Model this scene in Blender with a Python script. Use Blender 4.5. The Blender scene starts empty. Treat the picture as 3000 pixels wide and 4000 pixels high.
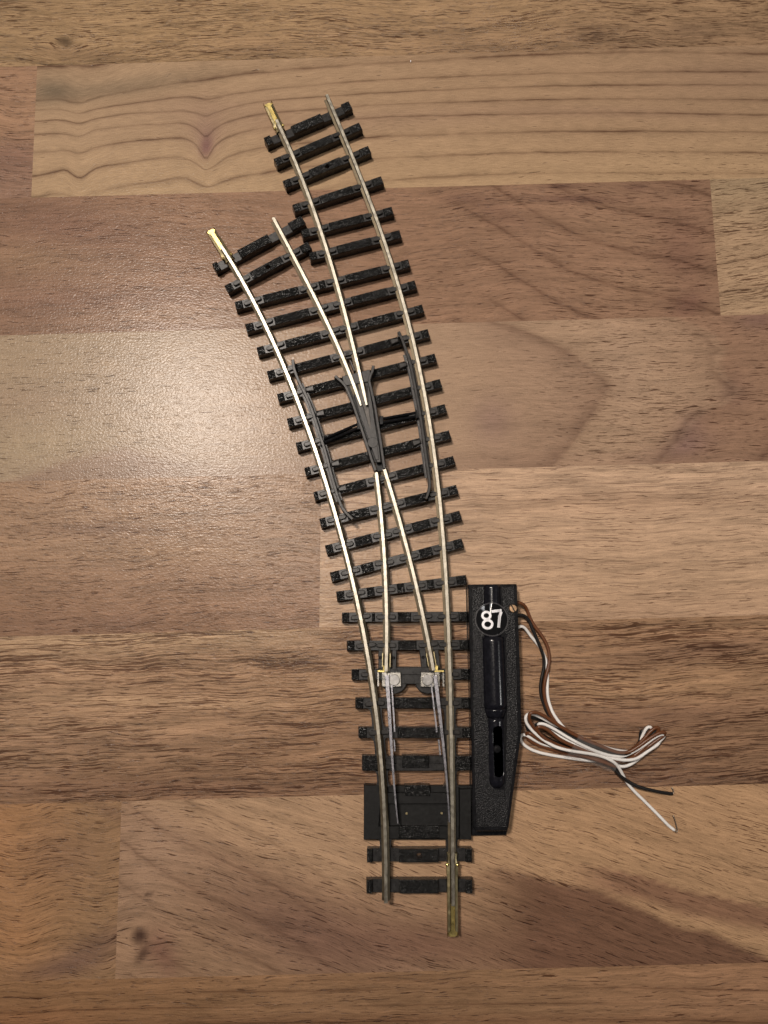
# Model railway turnout with point motor on a wood-print laminate table top.
# 1 Blender unit = 1 cm.
import bpy, bmesh, math, random
import numpy as np
from mathutils import Vector, Matrix

rnd = random.Random(7)
sc = bpy.context.scene
sc.unit_settings.system = 'METRIC'
sc.unit_settings.scale_length = 0.01
col = sc.collection

# ------------------------------------------------------------------ camera
F = 3005.0                  # focal length in photo pixels (3000 x 4000)
H = 22.1                    # camera height over the table, cm
TH = math.radians(9.6)      # tilt from straight down
CT, ST = math.cos(TH), math.sin(TH)

cam = bpy.data.cameras.new('camera')
cam.sensor_fit = 'VERTICAL'
cam.sensor_height = 24.0
cam.lens = F / 4000.0 * 24.0
cam.clip_start = 0.5
cam.clip_end = 1000.0
cam_o = bpy.data.objects.new('camera', cam)
col.objects.link(cam_o)
cam_o.location = (0, 0, H)
cam_o.rotation_euler = (TH, 0, 0)
sc.camera = cam_o


def U(px, py, z=0.0):
    """photo pixel -> point of the scene at height z"""
    nx, ny = (px - 1500.0) / F, (2000.0 - py) / F
    t = (H - z) / (CT - ny * ST)
    return Vector((nx * t, (ny * CT + ST) * t, z))


LIFT = 0.0


def U2(p, z=0.0):
    v = U(p[0], p[1], z + LIFT)
    return (v.x, v.y)


def P_np(x, y):
    """scene point on the table -> photo pixel (numpy)"""
    d = H * CT + y * ST
    v = -H * ST + y * CT
    return 1500.0 + F * x / d, 2000.0 - F * v / d


def zoomer(x0, y0, s):
    return lambda pts: [(x0 + x / s, y0 + y / s) for x, y in pts]


ZA = zoomer(800, 300, 1659 / 800)
ZB = zoomer(800, 1000, 1.659)
ZC = zoomer(1100, 1350, 1659 / 750)
ZD = zoomer(1150, 1900, 1659 / 800)
ZE = zoomer(1300, 2450, 1659 / 600)
ZF = zoomer(1350, 2950, 1622 / 550)
ZG = zoomer(1780, 2230, 1475 / 400)
ZH = zoomer(1780, 2720, 1290 / 350)
ZI = zoomer(1980, 2700, 1659 / 700)
ZJ = zoomer(1300, 2980, 1659 / 600)


# --------------------------------------------------------------- materials
def newmat(name):
    m = bpy.data.materials.new(name)
    m.use_nodes = True
    nt = m.node_tree
    for n in list(nt.nodes):
        nt.nodes.remove(n)
    out = nt.nodes.new('ShaderNodeOutputMaterial')
    b = nt.nodes.new('ShaderNodeBsdfPrincipled')
    nt.links.new(b.outputs['BSDF'], out.inputs['Surface'])
    return m, nt, b, out


def N(nt, typ, **kw):
    n = nt.nodes.new('ShaderNode' + typ)
    for k, v in kw.items():
        if hasattr(n, k):
            setattr(n, k, v)
        else:
            n.inputs[k.replace('_', ' ')].default_value = v
    return n


def math_node(nt, op, a, b=None, clamp=False):
    n = nt.nodes.new('ShaderNodeMath')
    n.operation = op
    n.use_clamp = clamp
    for i, x in enumerate((a, b)):
        if x is None:
            continue
        if isinstance(x, (int, float)):
            n.inputs[i].default_value = x
        else:
            nt.links.new(x, n.inputs[i])
    return n.outputs[0]


def noise(nt, vec, scale, detail=2.0, rough=0.5, stretch=None, offs=None):
    if stretch or offs is not None:
        mp = nt.nodes.new('ShaderNodeMapping')
        if stretch:
            mp.inputs['Scale'].default_value = stretch
        if offs is not None:
            mp.inputs['Location'].default_value = offs
        nt.links.new(vec, mp.inputs['Vector'])
        vec = mp.outputs[0]
    n = nt.nodes.new('ShaderNodeTexNoise')
    n.inputs['Scale'].default_value = scale
    n.inputs['Detail'].default_value = detail
    n.inputs['Roughness'].default_value = rough
    nt.links.new(vec, n.inputs['Vector'])
    return n.outputs['Fac']


def ramp(nt, fac, stops):
    r = nt.nodes.new('ShaderNodeValToRGB')
    el = r.color_ramp.elements
    while len(el) > 1:
        el.remove(el[-1])
    first = True
    for p, c in stops:
        c = (c, c, c, 1) if isinstance(c, (int, float)) else tuple(c) + (1,)
        if first:
            el[0].position = p
            el[0].color = c
            first = False
        else:
            e = el.new(p)
            e.color = c
    nt.links.new(fac, r.inputs['Fac'])
    return r.outputs['Color']


def bump(nt, h, strength, dist, prev=None):
    b = nt.nodes.new('ShaderNodeBump')
    b.inputs['Strength'].default_value = strength
    b.inputs['Distance'].default_value = dist
    nt.links.new(h, b.inputs['Height'])
    if prev is not None:
        nt.links.new(prev, b.inputs['Normal'])
    return b.outputs[0]


def mixc(nt, blend, fac, a, b):
    m = nt.nodes.new('ShaderNodeMix')
    m.data_type = 'RGBA'
    m.blend_type = blend
    if isinstance(fac, (int, float)):
        m.inputs[0].default_value = fac
    else:
        nt.links.new(fac, m.inputs[0])
    for sock, x in ((m.inputs[6], a), (m.inputs[7], b)):
        if isinstance(x, tuple):
            sock.default_value = x if len(x) == 4 else x + (1,)
        else:
            nt.links.new(x, sock)
    return m.outputs[2]


def objcoord(nt):
    """object coordinates shifted by a per-object random amount"""
    tc = nt.nodes.new('ShaderNodeTexCoord')
    oi = nt.nodes.new('ShaderNodeObjectInfo')
    a = nt.nodes.new('ShaderNodeVectorMath')
    a.operation = 'MULTIPLY_ADD'
    comb = nt.nodes.new('ShaderNodeCombineXYZ')
    for i in range(3):
        nt.links.new(oi.outputs['Random'], comb.inputs[i])
    nt.links.new(comb.outputs[0], a.inputs[0])
    a.inputs[1].default_value = (37, 53, 71)
    nt.links.new(tc.outputs['Object'], a.inputs[2])
    return a.outputs[0]


def plastic(name, base, rough, dust=0.0, kind='smooth', spec=0.5):
    m, nt, b, out = newmat(name)
    v = objcoord(nt)
    c = noise(nt, v, 9.0, 4.0, 0.6)
    d = ramp(nt, c, [(0.35, tuple(x * 0.75 for x in base)), (0.7, tuple(x * (1.25 + dust) + dust * 0.007 for x in base))])
    b.inputs['Specular IOR Level'].default_value = spec
    r = noise(nt, v, 14.0, 3.0, 0.6)
    rr = ramp(nt, r, [(0.3, rough * 0.8), (0.75, min(1, rough * 1.25))])
    nt.links.new(rr, b.inputs['Roughness'])
    if kind == 'grain':        # moulded wood grain along local x
        h1 = noise(nt, v, 1.0, 3.0, 0.6, stretch=(6, 38, 10))
        h2 = noise(nt, v, 30.0, 2.0, 0.6)
        h = math_node(nt, 'ADD', ramp(nt, h1, [(0.38, 0.0), (0.62, 1.0)]), math_node(nt, 'MULTIPLY', h2, 0.5))
        nt.links.new(bump(nt, h, 0.9, 0.024), b.inputs['Normal'])
        dk = ramp(nt, h1, [(0.36, 0.35), (0.6, 1.0)])
        d = mixc(nt, 'MULTIPLY', 1.0, d, dk)
    elif kind == 'grit':       # spark-eroded grainy panel
        h1 = noise(nt, v, 30.0, 2.0, 0.55)
        nt.links.new(bump(nt, ramp(nt, h1, [(0.4, 0.0), (0.68, 1.0)]), 0.7, 0.007), b.inputs['Normal'])
    else:
        h1 = noise(nt, v, 12.0, 2.0, 0.5)
        nt.links.new(bump(nt, h1, 0.2, 0.006), b.inputs['Normal'])
    nt.links.new(d, b.inputs['Base Color'])
    return m


def metal(name, base, rough, streak=None, aniso=0.0, dirt=0.25):
    m, nt, b, out = newmat(name)
    v = objcoord(nt)
    c = noise(nt, v, 6.0, 5.0, 0.65, stretch=streak)
    cc = ramp(nt, c, [(0.3, tuple(x * (1 - dirt) for x in base)), (0.6, base)])
    nt.links.new(cc, b.inputs['Base Color'])
    b.inputs['Metallic'].default_value = 1.0
    r = noise(nt, v, 9.0, 4.0, 0.6, stretch=streak)
    nt.links.new(ramp(nt, r, [(0.3, rough * 0.8), (0.7, rough * 1.2)]), b.inputs['Roughness'])
    h = noise(nt, v, 16.0, 3.0, 0.6, stretch=streak)
    nt.links.new(bump(nt, h, 0.12, 0.004), b.inputs['Normal'])
    return m


M = {}
M['plate'] = plastic('black_plastic', (0.014, 0.0135, 0.0135), 0.30, 0.5, 'smooth', 0.32)
M['grain'] = plastic('grained_black_plastic', (0.010, 0.010, 0.010), 0.24, 0.6, 'grain', 0.45)
M['frog'] = plastic('grey_black_plastic', (0.016, 0.0145, 0.0135), 0.33, 0.4, 'smooth', 0.28)
M['notch'] = plastic('dull_black_plastic', (0.006, 0.006, 0.006), 0.45, 0.2, 'smooth', 0.2)
M['motor'] = plastic('motor_black_plastic', (0.006, 0.006, 0.007), 0.25, 0.2, 'smooth', 0.16)
M['grit'] = plastic('grainy_black_plastic', (0.009, 0.009, 0.010), 0.25, 0.3, 'grit', 0.16)
M['gloss'] = plastic('satin_black_plastic', (0.006, 0.006, 0.009), 0.18, 0.2, 'smooth', 0.4)
M['rail'] = metal('nickel_silver', (0.37, 0.343, 0.285), 0.36, dirt=.4)
M['railside'] = metal('nickel_silver_dull', (0.16, 0.13, 0.088), 0.42)
M['blade'] = metal('blued_steel', (0.40, 0.395, 0.43), 0.30)
M['brass'] = metal('brass', (0.74, 0.59, 0.22), 0.31)
M['brassdark'] = metal('dull_brass', (0.42, 0.35, 0.20), 0.35)
M['steel'] = metal('steel', (0.46, 0.44, 0.40), 0.27, dirt=.55)
M['turned'] = metal('turned_steel', (0.36, 0.35, 0.34), 0.36, dirt=.5)
M['copper'] = metal('copper', (0.55, 0.36, 0.22), 0.32)
M['coppery_tip'] = metal('tinned_copper', (0.42, 0.34, 0.27), 0.4)


def wire_mat(name, base, rough):
    m, nt, b, out = newmat(name)
    v = objcoord(nt)
    c = noise(nt, v, 3.0, 4.0, 0.6)
    nt.links.new(ramp(nt, c, [(0.3, tuple(x * 0.88 for x in base)), (0.7, base)]), b.inputs['Base Color'])
    b.inputs['Roughness'].default_value = rough
    b.inputs['Specular IOR Level'].default_value = 0.3
    return m


M['recess'] = plastic('brownish_grey_plastic', (0.055, 0.046, 0.038), 0.4, 0.3, 'smooth', 0.3)
M['wire_white'] = wire_mat('white_insulation', (0.74, 0.72, 0.70), 0.38)
M['wire_brown'] = wire_mat('brown_insulation', (0.115, 0.042, 0.017), 0.34)
M['wire_black'] = wire_mat('black_insulation', (0.012, 0.011, 0.011), 0.32)

m, nt, b, out = newmat('white_print')
b.inputs['Base Color'].default_value = (0.80, 0.79, 0.82, 1)
b.inputs['Roughness'].default_value = 0.4
M['print'] = m
m, nt, b, out = newmat('glossy_black_sticker')
b.inputs['Base Color'].default_value = (0.006, 0.006, 0.007, 1)
b.inputs['Roughness'].default_value = 0.07
v = objcoord(nt)
nt.links.new(bump(nt, noise(nt, v, 7.0, 1.0, 0.4), 0.3, 0.008), b.inputs['Normal'])
M['sticker'] = m
m, nt, b, out = newmat('clear_film')
b.inputs['Base Color'].default_value = (0.30, 0.29, 0.30, 1)
b.inputs['Roughness'].default_value = 0.12
b.inputs['Alpha'].default_value = 0.16
M['film'] = m
m, nt, b, out = newmat('clear_tape')
b.inputs['Base Color'].default_value = (0.34, 0.32, 0.31, 1)
b.inputs['Roughness'].default_value = 0.16
v = objcoord(nt)
a = ramp(nt, noise(nt, v, 3.0, 3.0, 0.6), [(0.3, 0.06), (0.7, 0.17)])
nt.links.new(a, b.inputs['Alpha'])
nt.links.new(bump(nt, noise(nt, v, 5.0, 2.0, 0.5), 0.5, 0.05), b.inputs['Normal'])
M['tape'] = m


# ------------------------------------------------------------ mesh helpers
def tag(o, label=None, cat=None, group=None, kind=None):
    if label:
        o['label'] = label
    if cat:
        o['category'] = cat
    if group:
        o['group'] = group
    if kind:
        o['kind'] = kind
    return o


def empty(name, loc):
    o = bpy.data.objects.new(name, None)
    o.empty_display_size = 1.0
    o.location = loc
    col.objects.link(o)
    return o


def link(name, me, mats, parent=None, local=False):
    """link a mesh; LOCAL: its coordinates are its parent's, else the scene's"""
    o = bpy.data.objects.new(name, me)
    for mm in mats:
        me.materials.append(M[mm] if isinstance(mm, str) else mm)
    col.objects.link(o)
    if parent is not None:
        o.parent = parent
        if not local:
            o.matrix_parent_inverse = Matrix.Translation(parent.location).inverted() \
                if parent.type == 'EMPTY' else parent.matrix_basis.inverted() @ Matrix.Identity(4)
    return o


def wlink(name, bm, mats, parent=None, smooth=False, local=False):
    """a bmesh in scene coordinates becomes one mesh object whose origin is its own centre"""
    me = bpy.data.meshes.new(name)
    bmesh.ops.recalc_face_normals(bm, faces=bm.faces)
    bm.to_mesh(me)
    bm.free()
    if smooth:
        me.polygons.foreach_set('use_smooth', [True] * len(me.polygons))
    return link(name, me, mats, parent, local)


def merge(bm, other, mat=0):
    """append bmesh OTHER to BM with material index MAT"""
    me = bpy.data.meshes.new('tmp')
    for f in other.faces:
        f.material_index = mat
    other.to_mesh(me)
    other.free()
    bm.from_mesh(me)
    bpy.data.meshes.remove(me)


def prism(pts, z0, z1, bev=0.012, grow=0.0, seg=1):
    """polygon PTS (xy) extruded from z0 to z1, top edge bevelled; GROW widens the bottom"""
    bm = bmesh.new()
    n = len(pts)
    area = sum(pts[i][0] * pts[(i + 1) % n][1] - pts[(i + 1) % n][0] * pts[i][1] for i in range(n))
    if area < 0:
        pts = pts[::-1]
    cx = sum(p[0] for p in pts) / n
    cy = sum(p[1] for p in pts) / n
    top = [bm.verts.new((x, y, z1)) for x, y in pts]
    bot = []
    for x, y in pts:
        d = math.hypot(x - cx, y - cy) or 1
        bot.append(bm.verts.new((x + (x - cx) / d * grow, y + (y - cy) / d * grow, z0)))
    ft = bm.faces.new(top)
    bm.faces.new(bot[::-1])
    for i in range(n):
        j = (i + 1) % n
        bm.faces.new((bot[i], bot[j], top[j], top[i]))
    if bev > 0:
        bmesh.ops.bevel(bm, geom=list(ft.edges), offset=bev, segments=seg, affect='EDGES', profile=0.5, clamp_overlap=True)
    bmesh.ops.recalc_face_normals(bm, faces=bm.faces)
    return bm


def pprism(px, z0, z1, bev=0.012, grow=0.0, seg=1):
    return prism([U2(p, z1) for p in px], z0 if z0 > 0 else -LIFT, z1, bev, grow, seg)


def box(x0, x1, y0, y1, z0, z1, bev=0.012, grow=0.0):
    return prism([(x0, y0), (x1, y0), (x1, y1), (x0, y1)], z0, z1, bev, grow)


def stadium(cx, cy, L, w, ang=0.0, n=7):
    r = w / 2
    a = L / 2 - r
    pts = []
    for i in range(n + 1):
        t = -math.pi / 2 + math.pi * i / n
        pts.append((a + r * math.cos(t), r * math.sin(t)))
    for i in range(n + 1):
        t = math.pi / 2 + math.pi * i / n
        pts.append((-a + r * math.cos(t), r * math.sin(t)))
    c, s = math.cos(ang), math.sin(ang)
    return [(cx + x * c - y * s, cy + x * s + y * c) for x, y in pts]


def catmull(pts, step=0.15):
    """dense Catmull-Rom curve through 2-D or 3-D points"""
    P = [np.array(p, float) for p in pts]
    P = [2 * P[0] - P[1]] + P + [2 * P[-1] - P[-2]]
    out = []
    for i in range(1, len(P) - 2):
        p0, p1, p2, p3 = P[i - 1:i + 3]
        n = max(2, int(np.linalg.norm(p2 - p1) / step))
        for k in range(n):
            t = k / n
            out.append(0.5 * ((2 * p1) + (p2 - p0) * t + (2 * p0 - 5 * p1 + 4 * p2 - p3) * t * t
                              + (3 * p1 - p0 - 3 * p2 + p3) * t ** 3))
    out.append(P[-2])
    return out


def sweep(path, profile, scale=None, z=0.0):
    """PROFILE (across, up) carried along the plan path; SCALE: per-point factor on across"""
    bm = bmesh.new()
    n = len(path)
    rings = []
    for i in range(n):
        a = path[max(0, i - 1)]
        c = path[min(n - 1, i + 1)]
        tx, ty = c[0] - a[0], c[1] - a[1]
        d = math.hypot(tx, ty) or 1e-9
        nx, ny = -ty / d, tx / d
        s = 1.0 if scale is None else scale[i]
        zz = z if not hasattr(z, '__len__') else z[i]
        rings.append([bm.verts.new((path[i][0] + nx * u * s, path[i][1] + ny * u * s, v + zz)) for u, v in profile])
    k = len(profile)
    for i in range(n - 1):
        for j in range(k):
            q = (j + 1) % k
            bm.faces.new((rings[i][j], rings[i][q], rings[i + 1][q], rings[i + 1][j]))
    bm.faces.new(rings[0])
    bm.faces.new(rings[-1][::-1])
    bmesh.ops.recalc_face_normals(bm, faces=bm.faces)
    return bm


def tube(path, r, n=10, cap=True):
    """round tube along a 3-D path (parallel transport)"""
    bm = bmesh.new()
    P = [Vector(p) for p in path]
    up = Vector((0, 0, 1))
    t0 = (P[1] - P[0]).normalized()
    nrm = (up - t0 * up.dot(t0))
    nrm = nrm.normalized() if nrm.length > 1e-4 else Vector((1, 0, 0))
    rings = []
    for i, p in enumerate(P):
        t = (P[min(i + 1, len(P) - 1)] - P[max(i - 1, 0)])
        t = t.normalized() if t.length > 1e-9 else t0
        nrm = (nrm - t * nrm.dot(t)).normalized()
        bn = t.cross(nrm)
        rr = r[i] if hasattr(r, '__len__') else r
        rings.append([bm.verts.new(p + (nrm * math.cos(2 * math.pi * k / n) + bn * math.sin(2 * math.pi * k / n)) * rr) for k in range(n)])
    for i in range(len(P) - 1):
        for k in range(n):
            q = (k + 1) % n
            bm.faces.new((rings[i][k], rings[i][q], rings[i + 1][q], rings[i + 1][k]))
    if cap:
        bm.faces.new(rings[0])
        bm.faces.new(rings[-1][::-1])
    bmesh.ops.recalc_face_normals(bm, faces=bm.faces)
    return bm


def lathe(cx, cy, prof, n=28):
    """PROFILE of (radius, z) turned round a vertical axis"""
    bm = bmesh.new()
    rings = []
    for r, z in prof:
        rings.append([bm.verts.new((cx + r * math.cos(2 * math.pi * k / n), cy + r * math.sin(2 * math.pi * k / n), z)) for k in range(n)])
    for i in range(len(prof) - 1):
        for k in range(n):
            q = (k + 1) % n
            bm.faces.new((rings[i][k], rings[i][q], rings[i + 1][q], rings[i + 1][k]))
    bm.faces.new(rings[0][::-1])
    bm.faces.new(rings[-1])
    bmesh.ops.recalc_face_normals(bm, faces=bm.faces)
    return bm


def smooth_path(px, z, deg=4, step=0.12):
    """photo points of a rail head -> smooth plan curve (polynomial of x over y)"""
    w = np.array([U2(p, z) for p in px])
    y = w[:, 1]
    c = np.polyfit(y, w[:, 0], deg)
    n = max(2, int(abs(y[-1] - y[0]) / step))
    yy = np.linspace(y[0], y[-1], n + 1)
    return [(float(a), float(b)) for a, b in zip(np.polyval(c, yy), yy)]


# =============================================================== TABLE TOP
# seams between the printed staves: photo y at x = 0 and at x = 3000
SEAM = [(267, 170), (778, 692), (1312, 1226), (1882, 1800), (2488, 2402), (3139, 3065), (3827, 3768)]


def seam_world(k):
    a = U(0, SEAM[k][0])
    b_ = U(3000, SEAM[k][1])
    s = (b_.y - a.y) / (b_.x - a.x)
    return a.y - s * a.x, s          # y = c + s x


SW = [seam_world(k) for k in range(7)]
SLOPE = sum(s for c, s in SW) / 7
SW = [(c, 0.5 * s + 0.5 * SLOPE) for c, s in SW]
PITCH = (SW[0][0] - SW[6][0]) / 6
rows = [(SW[0][0] + 2 * PITCH, SLOPE), (SW[0][0] + PITCH, SLOPE)] + SW + [(SW[6][0] - PITCH, SLOPE), (SW[6][0] - 2 * PITCH, SLOPE)]
XL, XR = -30.0, 30.0


def joint(pa, pb, r):
    """x of a butt joint, as points on the seams above and below"""
    a, b_ = U(*pa), U(*pb)
    s = (b_.x - a.x) / (b_.y - a.y)
    return lambda y: a.x + s * (y - a.y)


J1 = joint((145, 265), (122, 775), 1)
J2 = joint((2773, 696), (2815, 1230), 2)
J4 = joint((1255, 1845), (1247, 2455), 4)
J6 = joint((475, 3127), (450, 3820), 6)
edgeL = lambda y: XL
edgeR = lambda y: XR
# (row of `rows` above, left edge, right edge, stave kind)
PLANKS = [
    (0, edgeL, edgeR, 'far'),
    (1, edgeL, edgeR, 'p0'),
    (2, edgeL, J1, 'p1l'), (2, J1, edgeR, 'p1'),
    (3, edgeL, J2, 'p2'), (3, J2, edgeR, 'p2r'),
    (4, edgeL, edgeR, 'p3'),
    (5, edgeL, J4, 'p4l'), (5, J4, edgeR, 'p4r'),
    (6, edgeL, edgeR, 'p5'),
    (7, edgeL, J6, 'p6l'), (7, J6, edgeR, 'p6r'),
    (8, edgeL, edgeR, 'p7'),
    (9, edgeL, edgeR, 'near'),
]


def dense(xs, table):
    """table of columns (photo x) -> smooth interpolation at xs, per line"""
    cx = [c[0] for c in table]
    res = []
    for k in range(len(table[0][1])):
        pts = [(c[0], c[1][k]) for c in table]
        d = np.array(catmull(pts, 8.0))
        o = np.argsort(d[:, 0])
        res.append(np.interp(xs, d[o, 0], d[o, 1]))
    return np.array(res)


def ring_from_lines(val, lines):
    """val: coordinate across; lines[k]: position of line k (increasing) -> ring number"""
    r = np.full(val.shape, np.nan)
    first = (val - lines[0]) / np.maximum(lines[1] - lines[0], 20)
    r = first.copy()
    for k in range(len(lines) - 1):
        f = (val - lines[k]) / np.maximum(lines[k + 1] - lines[k], 1e-3)
        r = np.where(val >= lines[k], k + f, r)
    return r


def blob(px, py, cx, cy, rx, ry, ang=0.0, p=1.0):
    a = math.radians(ang)
    dx, dy = px - cx, py - cy
    u = (dx * math.cos(a) + dy * math.sin(a)) / rx
    w = (-dx * math.sin(a) + dy * math.cos(a)) / ry
    return np.exp(-np.power(u * u + w * w, p))


Z1 = lambda x: x / 1.106


def lerp(a, b_, t):
    t = t[..., None]
    return a * (1 - t) + b_ * t


def A3(*c):
    return np.array(c, float)


def sm(x, a, b_):
    t = np.clip((x - a) / (b_ - a), 0, 1)
    return t * t * (3 - 2 * t)


def stave(kind, x, y, v):
    """per-vertex look of one stave. v: 0 at its upper seam, 1 at its lower one.
    returns rgb, grain(u, w), ring, ring strength, pore density, streak strength"""
    px, py = P_np(x, y)
    n = x.shape
    one = np.ones(n)
    yy = y - SLOPE * x
    u, w = x.copy(), yy.copy()
    ring, rs = np.zeros(n), np.zeros(n)
    pore, st = one * 0.35, one * 0.5
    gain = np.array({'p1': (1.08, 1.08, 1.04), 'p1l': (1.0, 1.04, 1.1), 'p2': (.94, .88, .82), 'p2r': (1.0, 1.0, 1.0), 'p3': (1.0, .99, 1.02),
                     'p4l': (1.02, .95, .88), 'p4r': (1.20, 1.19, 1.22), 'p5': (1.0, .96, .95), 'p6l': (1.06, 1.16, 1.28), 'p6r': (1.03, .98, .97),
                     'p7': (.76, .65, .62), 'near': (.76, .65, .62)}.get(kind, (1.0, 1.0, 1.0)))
    if kind in ('far', 'p0'):
        gain = np.array((.99, 1.0, .96))
        rgb = lerp(A3(.345, .225, .13), A3(.265, .168, .105), sm(px, 500, 2900) * .6 + .4 * sm(v, .55, 1.0) * sm(px, 800, 1800))
        k = blob(px, py, 250, 165, 120, 62)
        yk = U(250, 165).y - SLOPE * U(250, 165).x
        w = yk + (w - yk) * (1 - .82 * k)
        w = w + 0.12 * np.sin(px / 210.) * sm(v, 0, .6)
        kn = blob(px, py, 253, 163, 34, 19, 10, 1.6)
        rgb = lerp(rgb, A3(.07, .045, .03), kn * .9)
        rgb = lerp(rgb, A3(.20, .125, .078), .6 * blob(px, py, 330, 215, 260, 30, 6) + .6 * blob(px, py, 1000, 190, 220, 60))
        rgb = lerp(rgb, A3(.13, .082, .055), .75 * blob(px, py, 2330, 140, 75, 28, 8) + .55 * blob(px, py, 2700, 115, 120, 30) + .4 * blob(px, py, 2050, 190, 320, 18))
        pore, st = one * .66, one * .82
    elif kind == 'p1l':
        rgb = lerp(A3(.315, .182, .108), A3(.25, .145, .095), sm(v, .45, .8))
        rgb = lerp(rgb, A3(.2, .11, .075), .7 * blob(px, py, 60, 610, 120, 60))
        w = w + .1 * np.sin(px / 60.)
        pore, st = one * .5, one * .7
    elif kind == 'p1':
        tab = [(160, [290, 437, 475, 525, 580, 657, 762, 852]), (240, [288, 432, 470, 518, 578, 653, 742, 836]),
               (285, [286, 440, 478, 522, 580, 650, 735, 842]), (345, [284, 446, 490, 532, 588, 660, 770, 854]),
               (420, [282, 424, 470, 512, 560, 636, 728, 828]),
               (550, [250, 398, 450, 492, 545, 612, 702, 802]), (700, [215, 370, 430, 484, 534, 600, 684, 780]),
               (790, [200, 358, 420, 480, 533, 597, 683, 768]), (845, [190, 351, 424, 488, 552, 622, 705, 790]),
               (890, [182, 345, 430, 500, 592, 690, 732, 808]), (930, [175, 339, 424, 488, 556, 630, 715, 800]),
               (1000, [170, 330, 408, 465, 522, 585, 672, 775]), (1150, [155, 312, 388, 436, 490, 550, 636, 745]),
               (1400, [140, 292, 365, 417, 470, 528, 612, 714]), (1659, [130, 275, 345, 400, 452, 505, 590, 685]),
               (2259, [110, 240, 322, 375, 432, 492, 570, 660]), (2759, [100, 226, 312, 367, 427, 487, 567, 657]),
               (3318, [95, 234, 312, 367, 432, 497, 570, 660]), (3900, [90, 240, 314, 368, 434, 500, 572, 662])]
        L = dense(px * 1.106, tab)
        ring = ring_from_lines(py * 1.106, L)
        rs = one * 1.2 * (1 - .45 * sm(v, .8, 1) * sm(px, 900, 1500))
        rs = rs * (.75 + .25 * np.sin(px / 170. + ring * 2.1))
        w = -ring * 0.55
        rgb = lerp(A3(.335, .228, .148), A3(.295, .195, .125), sm(px, 300, 2600))
        rgb = lerp(rgb, A3(.36, .245, .15), .7 * sm(v, .45, 1))
        rgb = lerp(rgb, A3(.255, .165, .12), .45 * blob(px, py, 820, 420, 300, 60) + .35 * blob(px, py, 1400, 470, 700, 45, -3))
        rgb = lerp(rgb, A3(.175, .128, .088), .85 * blob(px, py, 195, 345, 95, 48) + .5 * blob(px, py, 420, 350, 330, 40, -8) + .22 * blob(px, py, 700, 300, 350, 40, -8))
        rgb = lerp(rgb, A3(.17, .085, .08), .95 * blob(px, py, 806, 570, 26, 46, 8, 1.4))
        rgb = lerp(rgb, A3(.22, .13, .11), .55 * blob(px, py, 806, 520, 60, 70))
        rgb = lerp(rgb, A3(.23, .145, .105), .35 * blob(px, py, 2400, 440, 500, 24, 2) + .35 * blob(px, py, 2900, 300, 420, 90))
        pore, st = .06 + .26 * sm(px, 1700, 2700) * sm(v, .3, 1), one * .22
    elif kind == 'p2':
        rgb = lerp(A3(.245, .155, .108), A3(.270, .172, .118), sm(px, 0, 900))
        rgb = lerp(rgb, A3(.20, .118, .088), .6 * blob(px, py, 250, 880, 330, 90, 12) + .55 * blob(px, py, 300, 1180, 420, 60))
        rgb = lerp(rgb, A3(.32, .215, .14), .5 * blob(px, py, 120, 1010, 220, 60) + .4 * blob(px, py, 700, 1230, 350, 40))
        # cathedral figure at the right
        q = sm(px, 1500, 2100)
        d = (py - 760) - .42 * (px - 2000) - 35 * np.sin(px / 160.)
        ring = np.where(px > 1350, d / 150. + .9, 0) + .0
        rs = .75 * sm(px, 1600, 2000) * (1 - .5 * blob(px, py, 1700, 1150, 300, 120))
        rgb = lerp(rgb, A3(.262, .168, .118), q)
        rgb = lerp(rgb, A3(.15, .088, .07), .85 * blob(px, py, 2230, 778, 185, 14, 1) + .8 * blob(px, py, 2190, 727, 70, 10) + .7 * blob(px, py, 2480, 732, 55, 14) + .5 * blob(px, py, 1800, 775, 80, 22))
        rgb = lerp(rgb, A3(.175, .10, .078), .6 * blob(px, py, 2660, 1000, 100, 170) + .7 * blob(px, py, 2690, 1190, 80, 50, -40) + .45 * blob(px, py, 1950, 830, 130, 40, 25))
        rgb = lerp(rgb, A3(.33, .22, .15), .35 * blob(px, py, 2400, 900, 160, 60, 15) + .4 * blob(px, py, 2500, 1110, 200, 60))
        w = w + q * (.10 * np.sin(px / 180.)) - .12 * np.sin(px / 260.)
        pore, st = .42 + .14 * q, .6 * one
    elif kind == 'p2r':
        rgb = lerp(A3(.30, .215, .135), A3(.36, .245, .155), sm(v, 0, .5))
        w = w - .12 * (x - 9) * (v < 2)
        d = (py - 700) / 110. - .18 * np.sin(px / 60.)
        ring, rs = d, one * .35
        pore, st = one * .7, one * .6
    elif kind == 'p3':
        # pointed arches at the right, faint curved boundary at the left
        yt = [(px_, None) for px_ in ()]
        ys = [(200, [-300, 330, 1100]), (270, [-300, 430, 1210]), (300, [-250, 520, 1290]), (340, [-220, 630, 1370]), (400, [-180, 760, 1425]),
              (440, [-170, 820, 1422]), (470, [-160, 862, 1412]), (530, [-130, 938, 1452]), (556, [-120, 964, 1478]), (590, [-130, 945, 1502]),
              (640, [-150, 915, 1440]), (690, [-180, 888, 1338]), (790, [-230, 815, 1262]), (890, [-300, 738, 1180]), (960, [-340, 680, 1120])]
        L = dense((py - 1000) * 1.106, ys)
        ring = ring_from_lines((px - 1500) * 1.106, L)
        ring = ring + 0.0
        rs = .62 * sm(px, 1750, 1950) * (1 - .6 * blob(px, py, 2500, 1280, 300, 60))
        rgb = lerp(A3(.315, .232, .15), A3(.335, .228, .148), sm(px, 200, 1400))
        inside = sm(ring, .25, .98) * (1 - sm(ring, 1.0, 1.06))
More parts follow.
